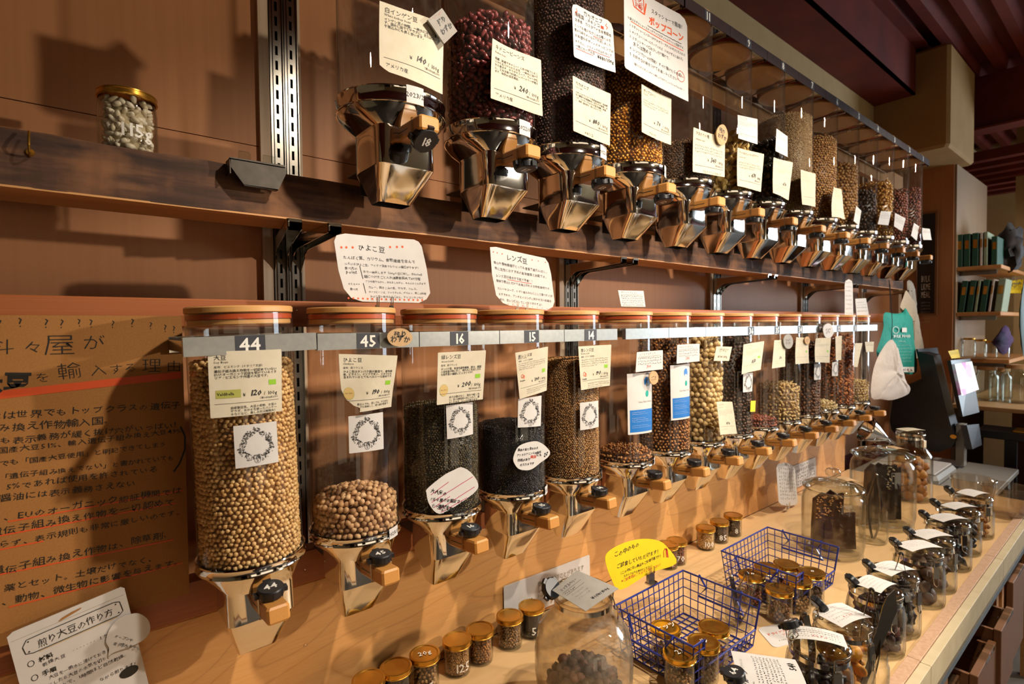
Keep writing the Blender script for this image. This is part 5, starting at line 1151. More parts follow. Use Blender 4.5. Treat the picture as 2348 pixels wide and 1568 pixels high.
# ------------------------------------------------------------------ glass-lidded and swing-top jars
def swing_jar(x, y, label, r=.060, h=.195, rl=.053, z0=.8, rot=0.0, group='swing-top jars at the counter edge', mat='jar', belly=0):
    t = thing('swing_top_jar', label, 'jar', (x, y, z0), rot, group)
    hb = h-.022; n = 40
    if belly: o = [(0,0),(r*.75,0),(r*.82,.004),(r*.93,h*.14),(r,h*.34),(r,h*.50),(r*.93,h*.66),(rl+(r-rl)*.25,h*.77),(rl*.97,h*.81),(rl*.97,hb)]
    else: o = [(0,0),(r*.88,0),(r*.98,.004),(r,.012),(r,h*.58),(r*.97,h*.66),(rl+(r-rl)*.35,h*.74),(rl*.97,h*.78),(rl*.97,hb)]
    i = [(a-.003 if a > .004 else 0, b+(.004 if b < .01 else 0)) for a, b in o[::-1]]
    obj('glass_body', MB().lathe(o+i, n), M[mat], t)
    obj('rubber_ring', MB().lathe([(rl*.99,hb), (rl*1.03,hb+.0005), (rl*1.03,hb+.0028), (rl*.99,hb+.003)], n), M['film'], t)
    z = hb+.0032
    obj('glass_lid', MB().lathe([(rl*.9,z-.004), (rl*.97,z), (rl*1.02,z+.001), (rl*1.02,z+.008), (rl*.97,z+.0105), (rl*.86,z+.011), (rl*.80,z+.0145), (rl*.55,z+.0175), (rl*.52,z+.0185), (rl*.3,z+.019), (0,z+.019), (0,z+.015), (rl*.5,z+.0145), (rl*.86,z+.006)], n), M['jarthick'], t)
    w = MB(); w.lathe([(rl*.985,hb-.016), (rl*1.0,hb-.016), (rl*1.0,hb-.006), (rl*.985,hb-.006)], n)
    obj('neck_band', w, M['chrome2'], t)
    w = MB(); a = rl*1.03
    w.tube([(a*math.cos(q), a*math.sin(q), z+.004) for q in [k*math.pi/10-math.pi/2 for k in range(11)]], .0014, 6)
    w.tube([(0,-a,z+.004), (-.004,-a-.006,hb-.012), (.004,-a-.008,hb-.03), (.0,-a-.004,hb-.05)], .0014, 6).tube([(0,a,z+.004), (0,a+.008,z+.002), (.004,a+.006,hb-.012)], .0014, 6)
    w.box(-.008,.008,-a-.010,-a-.005,hb-.046,hb-.014); w.tube([(-.006,-a-.008,hb-.046),(-.006,-a-.010,hb-.062),(0,-a-.011,hb-.068),(.006,-a-.010,hb-.062),(.006,-a-.008,hb-.046)], .0012, 6)
    obj('wire_clasp', w, M['chrome2'], t); return t, z+.019+z0
def flatcard(name, label, x, y, z, w, asp, rot, sheetf, mat='white', tilt=0.0, bend=.004, group=None, cat='card'):
    cr, sr = math.cos(rot), math.sin(rot)
    def P(u, v):
        a, b = (u-.5)*w, (asp/2-v)*w; return Vector((x+a*cr-b*sr, y+a*sr+b*cr, z-bend*(2*u-1)**2+tilt*b+.0008))
    return card(name, label, cat, P, asp, sheetf(asp), mat, None, group, .0006)
def cap(x, y, z, label, num=None, rx=0, ry=0, rz=0, r=.020, h=.0155):
    t = thing('cap_clip', label, 'cap', (x, y, z), 0, 'black caps on the swing-top jars'); t.rotation_euler = (rx, ry, rz)
    k = obj('cap', knob_mesh(r, h), M['black'], t)
    if num: number(num, r*.9, k, Matrix.Translation((0,0,h+.0003)), 'inkwhite')
    obj('wire_bow', MB().tube([(-.01,-r*.6,.0), (-.012,-r*1.1,-.012), (0,-r*1.25,-.018), (.012,-r*1.1,-.012), (.01,-r*.6,.0)], .0012, 6), M['chrome2'], t); return t
G_BERRY = gmat('dried_berry', ['140808','2a1412','42221e','5a342c'], rough=.6, bump=.4, sc=150)
G_PRUNE = gmat('prune', ['0c0808','1e1214','2c1c1e','3e2a2a'], rough=.4, bump=.3, sc=120)
G_MANGO = gmat('dried_mango', ['8a4a0c','cc7c14','dd9020','e8a838'], rough=.5, bump=.3, sc=90)
G_FIG = gmat('dried_fig', ['5a3414','9c6228','b47834','c89048'], rough=.6, bump=.4, sc=120)
G_CHOC = gmat('chocolate', ['3a2012','5a341e','664028','74502e'], rough=.45, bump=.2, sc=90)
# big berry jar in front
BJ = onZ(1337, 1362, 1.055); swing_jar(BJ.x, BJ.y, 'big bulging swing-top jar of mixed dried berries in front', .104, .275, .062, belly=1, rot=.5, group='large glass jars on the counter', mat='hazy')
lumps(BJ.x, BJ.y, .808, .082, .872, .020, 'berry', G_BERRY, 'dark mixed dried berries in the big front jar', 'dried_berries', 'dried fruit', 2, mound=.028, half=False, seed=21)
def berry(a):
    s = Sheet(); s.t('ミックスベリー', .12, .20*a, .10, w=.60, hand=1, off=.0); s.line(.08, .26*a, .75, .25*a, .006); s.line(.08, .37*a, .72, .36*a, .006); scrib(s, .10, .34*a, .35, .06)
    for i, t in enumerate(('ドライストロベリー、','ハイブルーベリー','クランベリー')): s.t(t, .18, (.47+.09*i)*a, .06, w=.5, hand=1, ink='inkgrey', off=.01)
    s.t('¥1110/100g', .38, .86*a, .10, w=.5, hand=1, off=.02); return s
q = [onZ(1323,1307,1.125), onZ(1419,1349,1.095), onZ(1343,1401,1.088), onZ(1266,1353,1.100)]
def BP(u, v): return (q[0]*(1-v)+q[3]*v)*(1-u)+(q[1]*(1-v)+q[2]*v)*u
def BP2(u, v): return BP(*(1-v, u)) if False else BP(u, min(1, v))
s_ = Sheet(); s_ = berry(1.0)
def rotP(u, v): # title runs from the left corner to the top corner
    A, B, C_, D_ = q[3], q[0], q[1], q[2]; return (A*(1-u)+B*u)*(1-v)+(D_*(1-u)+C_*u)*v
card('price_card', 'grey card priced 1110 yen lying on the lid of the big berry jar', 'card', rotP, 1.0, s_, 'greycard', None, None, .0008)
a = onZ(1258, 1338, 1.105); cap(a.x, a.y, a.z-.012, 'black cap clipped behind the grey card of the berry jar', None, .9, -.5, .4)
# row of swing-top jars along the counter edge
rows = [(1757,1552,'swing-top jar of prunes with a long price card, nearest in the row', G_PRUNE, 'prune', .026, '64'), (1885,1463,'swing-top jar beside the round cap marked 85', G_PRUNE, 'dark dried fruit', .024, '85'), (1931,1409,'swing-top jar of orange dried mango', G_MANGO, 'orange dried mango slices', .034, None),
 (2007,1338,'swing-top jar of dark leaves with a spatula in front', G_BERRY, 'dark dried fruit', .022, None), (2046,1303,'swing-top jar of dates with a wide white card', G_PRUNE, 'shiny dates', .028, None), (2107,1251.5,'tall swing-top jar of dark slices with a curved card', G_PECAN, 'dark slices', .034, None),
 (2139,1226,'swing-top jar of dark slices, next behind the tall one', G_PECAN, 'dark slices', .034, None), (2173.5,1187,'swing-top jar with a long card, third from the far end', G_PRUNE, 'dark fruit', .026, None), (2199,1160,'swing-top jar with a pale card, second from the far end', G_PRUNE, 'brown fruit', .026, None), (2231,1130,'swing-top jar at the far end of the row', G_FIG, 'brown dried fruit', .026, None)]
rots_ = [.9, -.55, -.1, -.15, -.12, -.2, -.2, -.2, -.2, -.15]
for k, (px, py, lab, gm, fl, sz, num) in enumerate(rows):
    p = onZ(px, py, .962); z0 = .8; p.y = max(p.y, .4545)
    tj, zt = swing_jar(p.x, p.y, lab, .0645, .163, .0575, rot=-.7 if k % 2 else -.3)
    lumps(p.x, p.y, .808, .057, .800+(.108 if k != 1 else .085), sz*1.15, 'disc' if fl.endswith('slices') else 'chunk', gm, fl+' in the '+lab[:46], 'dried_fruit', 'dried fruit', 2, seed=50+k, mound=.01, half=False)
    ln = 'card on the '+lab.split(' with')[0].split(' beside')[0].split(',')[0][:44]+(', %s one' % ('nearest','second','third','fourth','fifth','sixth','seventh','eighth','ninth','tenth')[k])
    W = (.125, .098, .100, .085, .098, .112, .105, .108, .105, .10)[k]
    A = (.95, .52, .70, .72, .60, .50, .55, .5, .5, .6)[k]
    rc_ = (.62, -1.05, -.28, -.12, -.30, -.45, -.45, -.45, -.45, -.30)[k]
    def sh(a, k=k):
        s = Sheet()
        if k == 0:
            s.t('プルーン', .08, .16*a, .09, hand=.5); s.t('(フランス)', .50, .13*a, .05, ink='inkgrey', hand=1); s.t('Prune', .09, .24*a, .05)
            for i in range(8): scrib(s, .12, (.34+.055*i)*a, .76, .05)
            s.t('540', .62, .93*a, .14, hand=1, off=.02)
            return s
        for i in range(5 if k < 4 else 4): scrib(s, .1, (.2+.15*i)*a, .8 if i else .5, .055, 'inkgrey' if k != 1 else 'ink', .6)
        if k in (1, 2): scrib(s, .35, .75*a, .3, .08, 'inkred')
        if k == 1: s.line(.05, .28*a, .95, .28*a, .004); s.line(.05, .42*a, .95, .42*a, .004)
        return s
    flatcard('price_card', ('long' if k in (0,5,7) else 'small' if k in (1,3) else 'curled' if k in (2,6) else 'pale')+' white '+ln, p.x+(.0 if k else .01), p.y, zt+.004, W, A, rc_, sh, 'white', 0, .006)
    cx, cy = (px-58, py-8) if k > 2 else ((px-72, py+0) if k == 0 else (px-70, py-28) if k == 1 else (px-58, py-22))
    c = onZ(cx, cy, zt+.002 if k > 2 else zt+.01)
    cap(c.x, c.y, c.z-(.006 if k > 2 else .004), 'black cap '+('marked '+num if num else 'clipped')+' at '+lab.split(' with')[0].split(',')[0].split(' beside')[0][:44]+(' %s' % ('nearest','second','third','fourth','fifth','sixth','seventh','eighth','ninth','tenth')[k]), num, *( (-.15,-.1,.2) if k == 0 else (-.25,-.45,-1.2) if k == 1 else (.2,.9,-.3)), r=.020 if k < 3 else .017, h=.0155)
# storage jars with glass lids and knobs
def knob_jar(px, py, label, r, h, x=None):
    p = onZ(px, py, .8); t = thing('glass_storage_jar', label, 'jar', (p.x, p.y, .8), 0, 'large glass jars on the counter'); n = 48
    o = [(0,0),(r*.85,0),(r*.95,.006),(r*.94,.015),(r,.05),(r,h*.72),(r*.96,h*.80),(r*.88,h*.85),(r*.88,h*.88)]
    i = [(a-.0035 if a > .01 else 0, b+(.012 if b < .01 else 0)) for a, b in o[::-1]]
    obj('glass_body', MB().lathe(o+i, n), M['jar'], t); z = h*.885
    obj('glass_lid', MB().lathe([(r*.8,z-.012),(r*.86,z),(r*.97,z+.001),(r*.985,z+.006),(r*.95,z+.012),(r*.7,z+.024),(r*.4,z+.030),(r*.14,z+.033),(r*.12,z+.040),(r*.14,z+.044),(r*.24,z+.050),(r*.25,z+.062),(r*.2,z+.070),(0,z+.073),(0,z+.03),(r*.4,z+.024),(r*.7,z+.018),(r*.8,z+.004)], n), M['jarthick'], t)
    return p, t, z+.8
p, t1, zt1 = knob_jar(1909, 1265, 'glass storage jar with knob lid holding broken chocolate slabs', .100, .262)
q1 = p
def slab(p, dx, dy, w, h_, th, rz, tl, label, name='chocolate_slab', g=G_CHOC, nuts=0):
    m = MB(); rr = random.Random(int(dx*1000)+7); top = [(-w/2, h_*.9), (-w*.2, h_), (w*.15, h_*.93), (w/2, h_*.97)]
    poly = [(-w/2,0),(w/2,0),(w/2*.98,h_*.5)]+[(x, z) for x, z in top[::-1]]+[(-w/2*1.02,h_*.45)]
    m.loft([[(x,-th/2,z) for x, z in poly],[(x,th/2,z) for x, z in poly]], True)
    o = obj(name, m, MATP['chocolate'][0] if g is G_CHOC else g[0], None, .3); o.location = (p.x+dx, p.y+dy, .8145); o.rotation_euler = (tl, 0, rz); tag(o, label, 'chocolate')
    if nuts:
        P = [(rr.uniform(-w*.42, w*.42), -th/2-.001, rr.uniform(h_*.55, h_*.95)) for _ in range(nuts)]
        V, F = [], []
        v, f = shape('chunk', 1)
        mm = MB()
        for a in P: mm._a([tuple(np.array(a)+q_*.011*rr.uniform(.5,1.2)) for q_ in v], [tuple(x) for x in f.tolist()])
        n_ = obj('nut_topping', mm, M['nutbits'], o, .9); n_['kind'] = 'stuff'
    return o
M['nutbits'] = plain('nut_bits', '9a6430', .6, c2='b8854a', sc=90); M['palebits'] = plain('pale_bits', 'c8b898', .6, c2='a08e70', sc=90)
slab(q1, -.012, .018, .115, .205, .012, -.55, .06, 'brown chocolate slab with nut topping at the back of the jar', nuts=70)
slab(q1, .010, -.020, .110, .135, .012, -.70, -.05, 'plain brown chocolate slab leaning in front')
slab(q1, .045, .012, .060, .200, .012, -1.25, .04, 'narrow dark chocolate slab at the right side of the jar', nuts=12)
p2, t2, zt2 = knob_jar(2022, 1200, 'large glass storage jar with knob lid holding dark chocolate with white nuts', .114, .318)
G_DCH = gmat('dark_chocolate', ['241610','382418','443022','54402e'], rough=.4)
o = slab(p2, -.038, .02, .100, .240, .014, -.45, .05, 'dark seeded chocolate slab standing left in the large jar', g=G_DCH, nuts=0)
o = slab(p2, .012, .0, .095, .236, .014, -.75, .02, 'dark chocolate slab studded with pale nuts', g=G_DCH, nuts=60); o.children[0].data.materials[0] = M['palebits']
slab(p2, .052, -.022, .060, .222, .014, -.95, -.04, 'tilted dark chocolate slab at the right of the large jar', g=G_DCH, nuts=0)
p3 = onZ(2086, 1142, .8); swing_jar(p3.x, p3.y, 'tall swing-top jar half full of dried figs behind the storage jars', .086, .322, .056, belly=0, rot=-.4, group='large glass jars on the counter')
lumps(p3.x, p3.y, .812, .074, .975, .040, 'berry', G_FIG, 'tan dried figs in the tall jar', 'dried_figs', 'dried fruit', 2, half=False, seed=88)
flatcard('price_card', 'tan card lying on the lid of the tall fig jar', p3.x, p3.y, 1.127, .10, .6, -.5, lambda a: small(3, False)(a), 'paper', 0, .003)
for pp, zt, rr_, nm in ((q1, zt1, .100, 'tan card on the lid of the chocolate slab jar'), (p2, zt2, .114, 'tan card on the lid of the large dark chocolate jar')):
    flatcard('price_card', nm, pp.x+rr_*.50, pp.y-rr_*.25, zt+.030, .085, .62, -.6, lambda a: small(3, False)(a), 'tan', 0, .010)
# ------------------------------------------------------------------ glasses and tongs between the jars
def tumbler(px, py, label, r=.035, h=.09, z0=.8, mat='jar', cat='glass'):
    p = onZ(px, py, z0); t = thing('glass_tumbler', label, cat, (p.x, p.y, z0), 0)
    obj('glass_body', MB().lathe([(0,0),(r*.82,0),(r*.92,.004),(r,.02),(r,h*.72),(r*.9,h*.80),(r*.93,h*.86),(r*.93,h),(r*.90,h),(r*.88,h*.82),(r*.95,h*.7),(r*.95,.02),(r*.8,.008),(0,.007)], 32), M[mat], t); return p
def tongs(x, y, z, L, rz, tilt, label, w=.012, gap=.02):
    t = thing('tongs', label, 'tongs', (x, y, z)); t.rotation_euler = (tilt[0], tilt[1], rz)
    for sg in (-1, 1):
        m = MB(); n = 10
        m.loft([[(-w/2*(1-.3*k/n), sg*(.003+gap*.5*math.sin(math.pi*min(1,k/n*1.05))), L*k/n), (w/2*(1-.3*k/n), sg*(.003+gap*.5*math.sin(math.pi*min(1,k/n*1.05))), L*k/n), (w/2*(1-.3*k/n), sg*(.0045+gap*.5*math.sin(math.pi*min(1,k/n*1.05))), L*k/n), (-w/2*(1-.3*k/n), sg*(.0045+gap*.5*math.sin(math.pi*min(1,k/n*1.05))), L*k/n)] for k in range(n+1)], True)
        obj('arm', m, M['steel'], t, .5)
    m = MB(); m.tube([(0, .004*math.cos(a), L+.006*math.sin(a)) for a in [k*math.pi/6 for k in range(7)]], .003, 6); obj('bow', m, M['steel'], t); return t
p = tumbler(1694, 1435, 'clear little glass with steel tongs between the two baskets', .036, .095); tongs(p.x-.006, p.y, .808, .135, .6, (.18, .12), 'short steel tongs in the glass between the baskets', .014, .03); tongs(p.x+.008, p.y+.004, .808, .130, 2.2, (-.12, .16), 'second short tongs in the glass between the baskets', .014, .03)
p = tumbler(2002, 1241, 'small glass with tongs in front of the dark chocolate jar', .048, .125); tongs(p.x, p.y, .81, .25, -.5, (.10, -.05), 'long thin tongs leaning in the small glass', .010, .05)
p = tumbler(1990, 1590, 'small greenish glass at the counter edge holding a spatula', .040, .10); tongs(p.x+.002, p.y, .81, .21, .4, (.04, .16), 'long steel tongs standing at the counter edge', .014, .03)
t = thing('spatula', 'flat pointed spatula leaning behind the greenish glass', 'spatula', (p.x-.004, p.y+.01, .81)); t.rotation_euler = (.05, .30, -.6)
m = MB(); m.loft([[(-.006,-.001,0),(.006,-.001,0),(.006,.001,0),(-.006,.001,0)],[(-.012,-.001,.12),(.012,-.001,.12),(.012,.001,.12),(-.012,.001,.12)],[(-.018,-.001,.19),(.018,-.001,.19),(.018,.001,.19),(-.018,.001,.19)],[(-.016,-.001,.215),(-.004,-.001,.235),(-.004,.001,.235),(-.016,.001,.215)]], True); obj('blade', m, M['steel'], t, .4)
p = tumbler(2055, 1455, 'small glass with tongs beside the date jar', .036, .09); tongs(p.x, p.y, .81, .20, .3, (.05, .10), 'steel tongs in the glass beside the date jar', .012, .03)
p = onZ(1843, 1560, .8); tongs(p.x, p.y, .802, .165, -.35, (.10, -.10), 'steel tongs standing at the left of the jar marked 85', .024, .035)
# white card lying on the counter, standing cards by the splashback, warning sign
def lay(s, toc, w, asp):
    pass
P4 = [onZ(1735,1440,.8015), onZ(1808,1425,.8015), onZ(1845,1466,.8015), onZ(1775,1486,.8015)]
def LP(u, v): return (P4[0]*(1-u)+P4[1]*u)*(1-v)+(P4[3]*(1-u)+P4[2]*u)*v
s = Sheet(); s.t('ドライアプリ', .12, .45, .13, w=.7, hand=1, ink='inkora', off=.02); s.t('アン', .5, .62, .13, hand=1, ink='inkora'); scrib(s, .3, .8, .5, .06)
card('counter_card', 'white card with orange writing lying on the counter left of the round cap', 'card', LP, 1.0, s, 'white', rr_outline(1, 1, .16, 4), None, .002)
def warn(a):
    s = Sheet(); s.path([(.30,.98*a),(.0+.20,.98*a),(.29,.60*a),(.38,.98*a),(.30,.98*a)], .01)
    for i in range(14): w_ = .085*i/13; s.line(.29-w_, (.60+.38*i/13)*a, .29+w_, (.60+.38*i/13)*a, .03)
    s.line(.288, .70*a, .288, .84*a, .014, 'white'); s.disc(.288, .90*a, .008, ink='white')
    s.t('商品が落ちることがあります', .36, .36*a, .055, w=.56, ink='inkgrey', off=.02); s.t('レバーを戻してください', .36, .52*a, .055, w=.50, ink='inkgrey', off=.02)
    s.t('Pull down the lever', .36, .66*a, .042, ink='inkgrey'); s.t('coming out too much', .36, .76*a, .042, ink='inkgrey'); return s
A_, B_ = onY(1155,1345,1.120), onY(1352,1272,1.120)
def WP(u, v): p = A_*(1-u)+B_*u; return Vector((p.x, p.y-.004*v, p.z-v*(B_.x-A_.x)))
card('warning_sign', 'white notice with a black warning triangle against the splashback', 'sign', WP, .31, warn(.31), 'white', None, None, .002)
put('small_sign', 'white sheet on the splashback behind the oval standing card', 'sign', [(1805,1074),(1870,1048),(1872,1095),(1808,1128)], 1.121, small(6, False), 'white', 0)
put('oval_card', 'tall oval white card standing in a clip before the splashback', 'card', [(1779,1058),(1822,1062),(1830,1160),(1786,1160)], 1.04, lambda a: [scrib(s, .12, a*(.1+.085*i), .76, .10, 'inkgrey') for s in [Sheet()] for i in range(10)][0], 'white', 0, outline=[(.88,.05),(.5,0),(.12,.05),(0,.14),(0,.90),(.12,.97),(.5,1),(.88,.97),(1,.90),(1,.14)])
stand(1806, 1161, 1.035, 'small steel card stand under the oval card')
# hooks, empty hook plate on the timber shelf
p = onY(590, 350, 1.09)
t = thing('hook_plate', 'empty dark steel hook plate with two clear tabs on the timber shelf', 'bracket', (p.x, 1.125, 0))
def hp_(px, py, y): q = onY(px, py, y); return (q.x-p.x, y-1.125, q.z)
fr = [(526,359),(654,379),(657,397),(638,436.5),(560,424),(530,383)]
m = MB(); m.loft([[hp_(a, b, 1.092) for a, b in fr], [tuple(np.array(hp_(a, b, 1.092))+[0,.002,0]) for a, b in fr]], True)
q0 = hp_(526,359,1.092); q1_ = hp_(654,379,1.092); m.box(q0[0], q1_[0], -.033, .0, q0[2]-.004, q0[2]-.002); m.box(q0[0], q0[0]+.002, -.033, 0, q0[2]-.03, q0[2]-.002)
q2 = hp_(638,436.5,1.092); q3 = hp_(560,424,1.092); m.box(q3[0], q2[0], -.033, -.020, q2[2], q2[2]+.002)
obj('plate', m, M['dkmetal'], t, 0)
for a, b in ((546,575),(602,630)):
    u, v = hp_(a, 360, 1.098), hp_(b, 365, 1.098); obj('clear_tab', MB().bbox(u[0], v[0], -.030, -.026, q0[2]-.004, q0[2]+.016, .002), M['jarthick'], t, .4)
p = onY(68, 345, 1.112); t = thing('coat_hook', 'small brass cup hook screwed in the timber shelf at the left', 'hook', (p.x, 1.124, p.z))
obj('hook', MB().tube([(0,0,-.006),(0,-.012,-.007),(0,-.024,-.004),(0,-.028,.004),(0,-.024,.016),(0,-.016,.028)], .0018, 8), M['gold'], t); obj('base', MB().lathe([(0,-.0),(.006,0),(.005,.003),(0,.003)], 12), M['gold'], t, .5, None, (math.pi/2,0,0))
# ------------------------------------------------------------------ steel funnel hanging at the end
p = onY(1990, 985, 1.055); t = thing('funnel', 'shiny steel funnel hanging beyond the last lower dispenser', 'funnel', (p.x, p.y, p.z)); t.rotation_euler = (0, 2.05, -.9)
obj('cone', MB().lathe([(.072,-.01),(.074,-.008),(.070,.0),(.058,.03),(.014,.105)], 40), M['chrome'], t); obj('spout', MB().lathe([(.014,.105),(.009,.15),(.008,.15),(.013,.105)], 20), M['chrome'], t); obj('ring', MB().lathe([(.073,-.014),(.077,-.012),(.077,-.006),(.073,-.004)], 40), M['chrome2'], t)
Ri = t.rotation_euler.to_matrix().inverted(); obj('cord', MB().tube([tuple(Ri @ Vector(d)) for d in ((0,0,.0), (0,.03,.3), (0,1.1245-p.y,1.645-p.z))], .0012, 6), M['black'], t)
# ------------------------------------------------------------------ bags on hooks
def sheetbag(name, label, outline, y, mat, cat='bag', thick=.02, cords=None, folds=6, fd=.006):
    pts = [onY(a, b, y) for a, b in outline]; c = Vector((sum(q.x for q in pts)/len(pts), y, sum(q.z for q in pts)/len(pts)))
    t = thing(name, label, cat, (c.x, c.y, c.z)); n = len(pts); sm = []
    for i in range(n):
        a, b, d, e = pts[i-1], pts[i], pts[(i+1) % n], pts[(i+2) % n]
        for u in (0, .33, .66): sm.append(.5*((2*b)+(-a+d)*u+(2*a-5*b+4*d-e)*u*u+(-a+3*b-3*d+e)*u**3))
    m = MB(); rings = []
    for sgn in (-1, 1):
        for k in (range(8) if sgn < 0 else range(7, -1, -1)):
            f = k/7 if sgn < 0 else k/7; f = .02+.98*f; r_ = []
            for q in sm:
                d = (q-c)*f; bul = math.sqrt(max(0, 1-f*f)); w = fd*math.sin(folds*d.x/(.06)+d.z*8)*bul
                r_.append((d.x, sgn*thick*bul+w, d.z))
            rings.append(r_)
    m.loft(rings, True); obj('cloth', m, M[mat], t, 1.2)
    for cd in (cords or []):
        q = [onY(a, b, y) - c for a, b in cd[0]]; obj('cord', MB().tube([tuple(v) for v in q], cd[1], 6), M[cd[2]], t)
    return t, c
yb = .93
tb_, cb = sheetbag('drawstring_bag', 'bright teal drawstring bag with white print hanging from the shelf end', [(2030,716),(2052,719),(2070,716),(2076,706),(2086,722),(2093,735),(2097,790),(2102,852),(2066,854),(2012,820),(2018,780),(2026,750),(2025,730)], 1.02, 'fabric_teal', cords=[([(2041,716),(2041,690),(2039,642)], .0018, 'black')])
s = Sheet()
def TP(u, v): q = onY(2045+u*52, 745+v*52, 1.02-.026); return q
card_sheet = s; s.t('BULK FOOD', .08, .55, .17, w=.75, ink='inkwhite', off=.03); s.ringo(.18, .22, .13, .15, .02, 'inkwhite', 16); s.rect(.45, .12, .66, .32, 'inkwhite'); scrib(s, .3, .75, .3, .08, 'inkwhite')
for i in range(6): scrib(s, .12+.04*(i % 2), .92+.14*i, .7, .06, 'inkwhite', .5)
s.rect(.42, 1.85, .98, 2.08, 'inkwhite'); s.t('BULK', .45, 2.05, .18, w=.5, ink='inkred', off=.03)
for ink, g in s.P.items():
    g2 = MB(); g2.v = [tuple(TP(x, y)-cb) for x, y, _ in g.v]; g2.f = g.f; obj('lettering', g2, M[ink], tb_, 0)
sheetbag('produce_bag', 'white mesh bag hanging in front of the teal bag', [(2042,779),(2050,783),(2062,815),(2070,855),(2085,894),(2078,906),(2046,917),(2020,915),(1998,911),(2000,860),(2012,820),(2030,790)], .95, 'mesh', thick=.025, cords=[([(2044,781),(2046,740),(2044,700),(2041,655),(2038,642)], .0016, 'black')], folds=9, fd=.008)
sheetbag('produce_bag', 'cream cotton bag hanging behind the teal bag', [(2078,666),(2088,680),(2100,700),(2110,760),(2118,803),(2112,817),(2094,820),(2092,780),(2088,730),(2078,715),(2064,705),(2072,680)], 1.085, 'muslin', thick=.014, folds=8)
sheetbag('produce_bag', 'small beige cloth hanging highest at the shelf end', [(2080,645),(2094,650),(2098,690),(2102,715),(2090,715),(2084,690)], 1.13, 'muslin', thick=.012)
# ------------------------------------------------------------------ blackboard on the return wall, kiosk, counter end, background shelves
Q = [onX(2105,488,5.158), onX(2146,508,5.158), onX(2143,718,5.158), onX(2104,712,5.158)]
y0, y1 = min(q.y for q in Q), max(q.y for q in Q); z0, z1 = min(q.z for q in Q), max(q.z for q in Q)-.02
t = thing('blackboard', 'tall blackboard in a dark frame with chalk writing on the end wall', 'board', (5.158, (y0+y1)/2, 0))
obj('board', MB().box(-.006, .0, -(y1-y0)/2, (y1-y0)/2, z0, z1), M['black'], t, 0)
m = MB(); w = (y1-y0)/2
for a in ((-w-.015,-w,z0-.015,z1+.015),(w,w+.015,z0-.015,z1+.015),(-w,w,z0-.015,z0),(-w,w,z1,z1+.015)): m.box(-.014, .0, a[0], a[1], a[2], a[3])
obj('frame', m, M['drawer'], t, 0)
s = Sheet()
for i in range(3): s.t('BULKMEAL'[i*2:i*2+4], .1, .3+.22*i, .25, w=.8, ink='inkwhite')
for i in range(7): scrib(s, .1, .9+.09*i, .8, .06, 'inkwhite', .5)
for ink, g in s.P.items():
    g2 = MB(); g2.v = [(-.0075, w-.02-x*(2*w-.04), z0+.33-y*.28) for x, y, _ in g.v]; g2.f = [tuple(reversed(f)) for f in g.f]; obj('lettering', g2, M[ink], t, 0)
# black register kiosk standing past the counter end
kx = 4.12
def KK(px, py, x=kx): q = onX(px, py, x); return (q.y, q.z)
body = [(2049,898),(2061,889),(2098,875),(2113,868),(2106,806),(2140,815),(2168,930),(2190,1010),(2181,1027),(2150,1037),(2110,1030),(2062,1006),(2044,985),(2040,965)]
pl = [KK(*q) for q in body]
t = thing('register_kiosk', 'black self checkout kiosk with a lit screen past the counter end', 'kiosk', (0,0,0))
m = MB(); m.loft([[(kx, a, b) for a, b in pl], [(kx+.16, a, b) for a, b in pl]], True); obj('housing', m, M['black'], t, .3)
def emis(name, col, st, c2=None):
    m, nt, p = _new(name); p.inputs['Base Color'].default_value = (0,0,0,1); p.inputs['Emission Strength'].default_value = st; p.inputs['Emission Color'].default_value = lin(col)
    if c2:
        tc = N(nt, 'ShaderNodeTexCoord'); v = N(nt, 'ShaderNodeTexVoronoi'); v.inputs['Scale'].default_value = 14; nt.links.new(tc.outputs['Object'], v.inputs['Vector'])
        r = N(nt, 'ShaderNodeValToRGB'); e = r.color_ramp.elements; e[0].color = lin(col); e[1].color = lin(c2); e.new(.45).color = lin('e8f4f0'); e.new(.7).color = lin('f0a0c8'); nt.links.new(v.outputs['Color'], r.inputs[0]); nt.links.new(r.outputs[0], p.inputs['Emission Color'])
    return m
M['screen'] = emis('lit_screen', 'f4fbff', 1.6, 'e850a0')
def kquad(name, pts, xoff, mat, par, th=.01):
    # quads given by pixel on two depths so that the face leans towards the shopper
    v = [onX(a, b, x) for a, b, x in pts]; m = MB(); n = (v[1]-v[0]).cross(v[3]-v[0]).normalized(); n = (n if n.dot(v[0]-Vector((0,0,CZ))) > 0 else -n); v = [p-n*xoff for p in v]; n = n*th
    m.loft([[tuple(p) for p in v], [tuple(p+n) for p in v]], True); return obj(name, m, M[mat], par, 0)
kquad('screen_frame', [(2104,800,kx),(2150,797,kx+.30),(2188,1005,kx+.30),(2150,1000,kx)], 0, 'black', t)
kquad('screen', [(2185,835,kx+.02),(2223,829,kx+.30),(2239,893,kx+.30),(2201,907,kx+.02)], .012, 'screen', t, .003)
kquad('face_panel', [(2180,826,kx+.005),(2225,822,kx+.305),(2246,945,kx+.305),(2208,955,kx+.005)], 0, 'black', t, .02)
kquad('printer', [(2212,975,kx-.02),(2240,972,kx+.25),(2247,1020,kx+.25),(2225,1030,kx-.02)], .01, 'plate', t, .03)
q = onX(2186, 1001, kx-.002); b_ = MB().lathe([(0,0),(.016,0),(.016,.002),(0,.002)], 20); b_.v = [(q.x-z, q.y+x, q.z+y*.8) for x, y, z in b_.v]; obj('badge', b_, M['gold'], t, 0)
q = onX(2186, 814, kx+.03); put('sticky_note', 'yellow sticky note on top of the kiosk', 'note', [(2174,805),(2197,801),(2202,820),(2182,822)], q.y, small(2, False), 'yellow', 0)
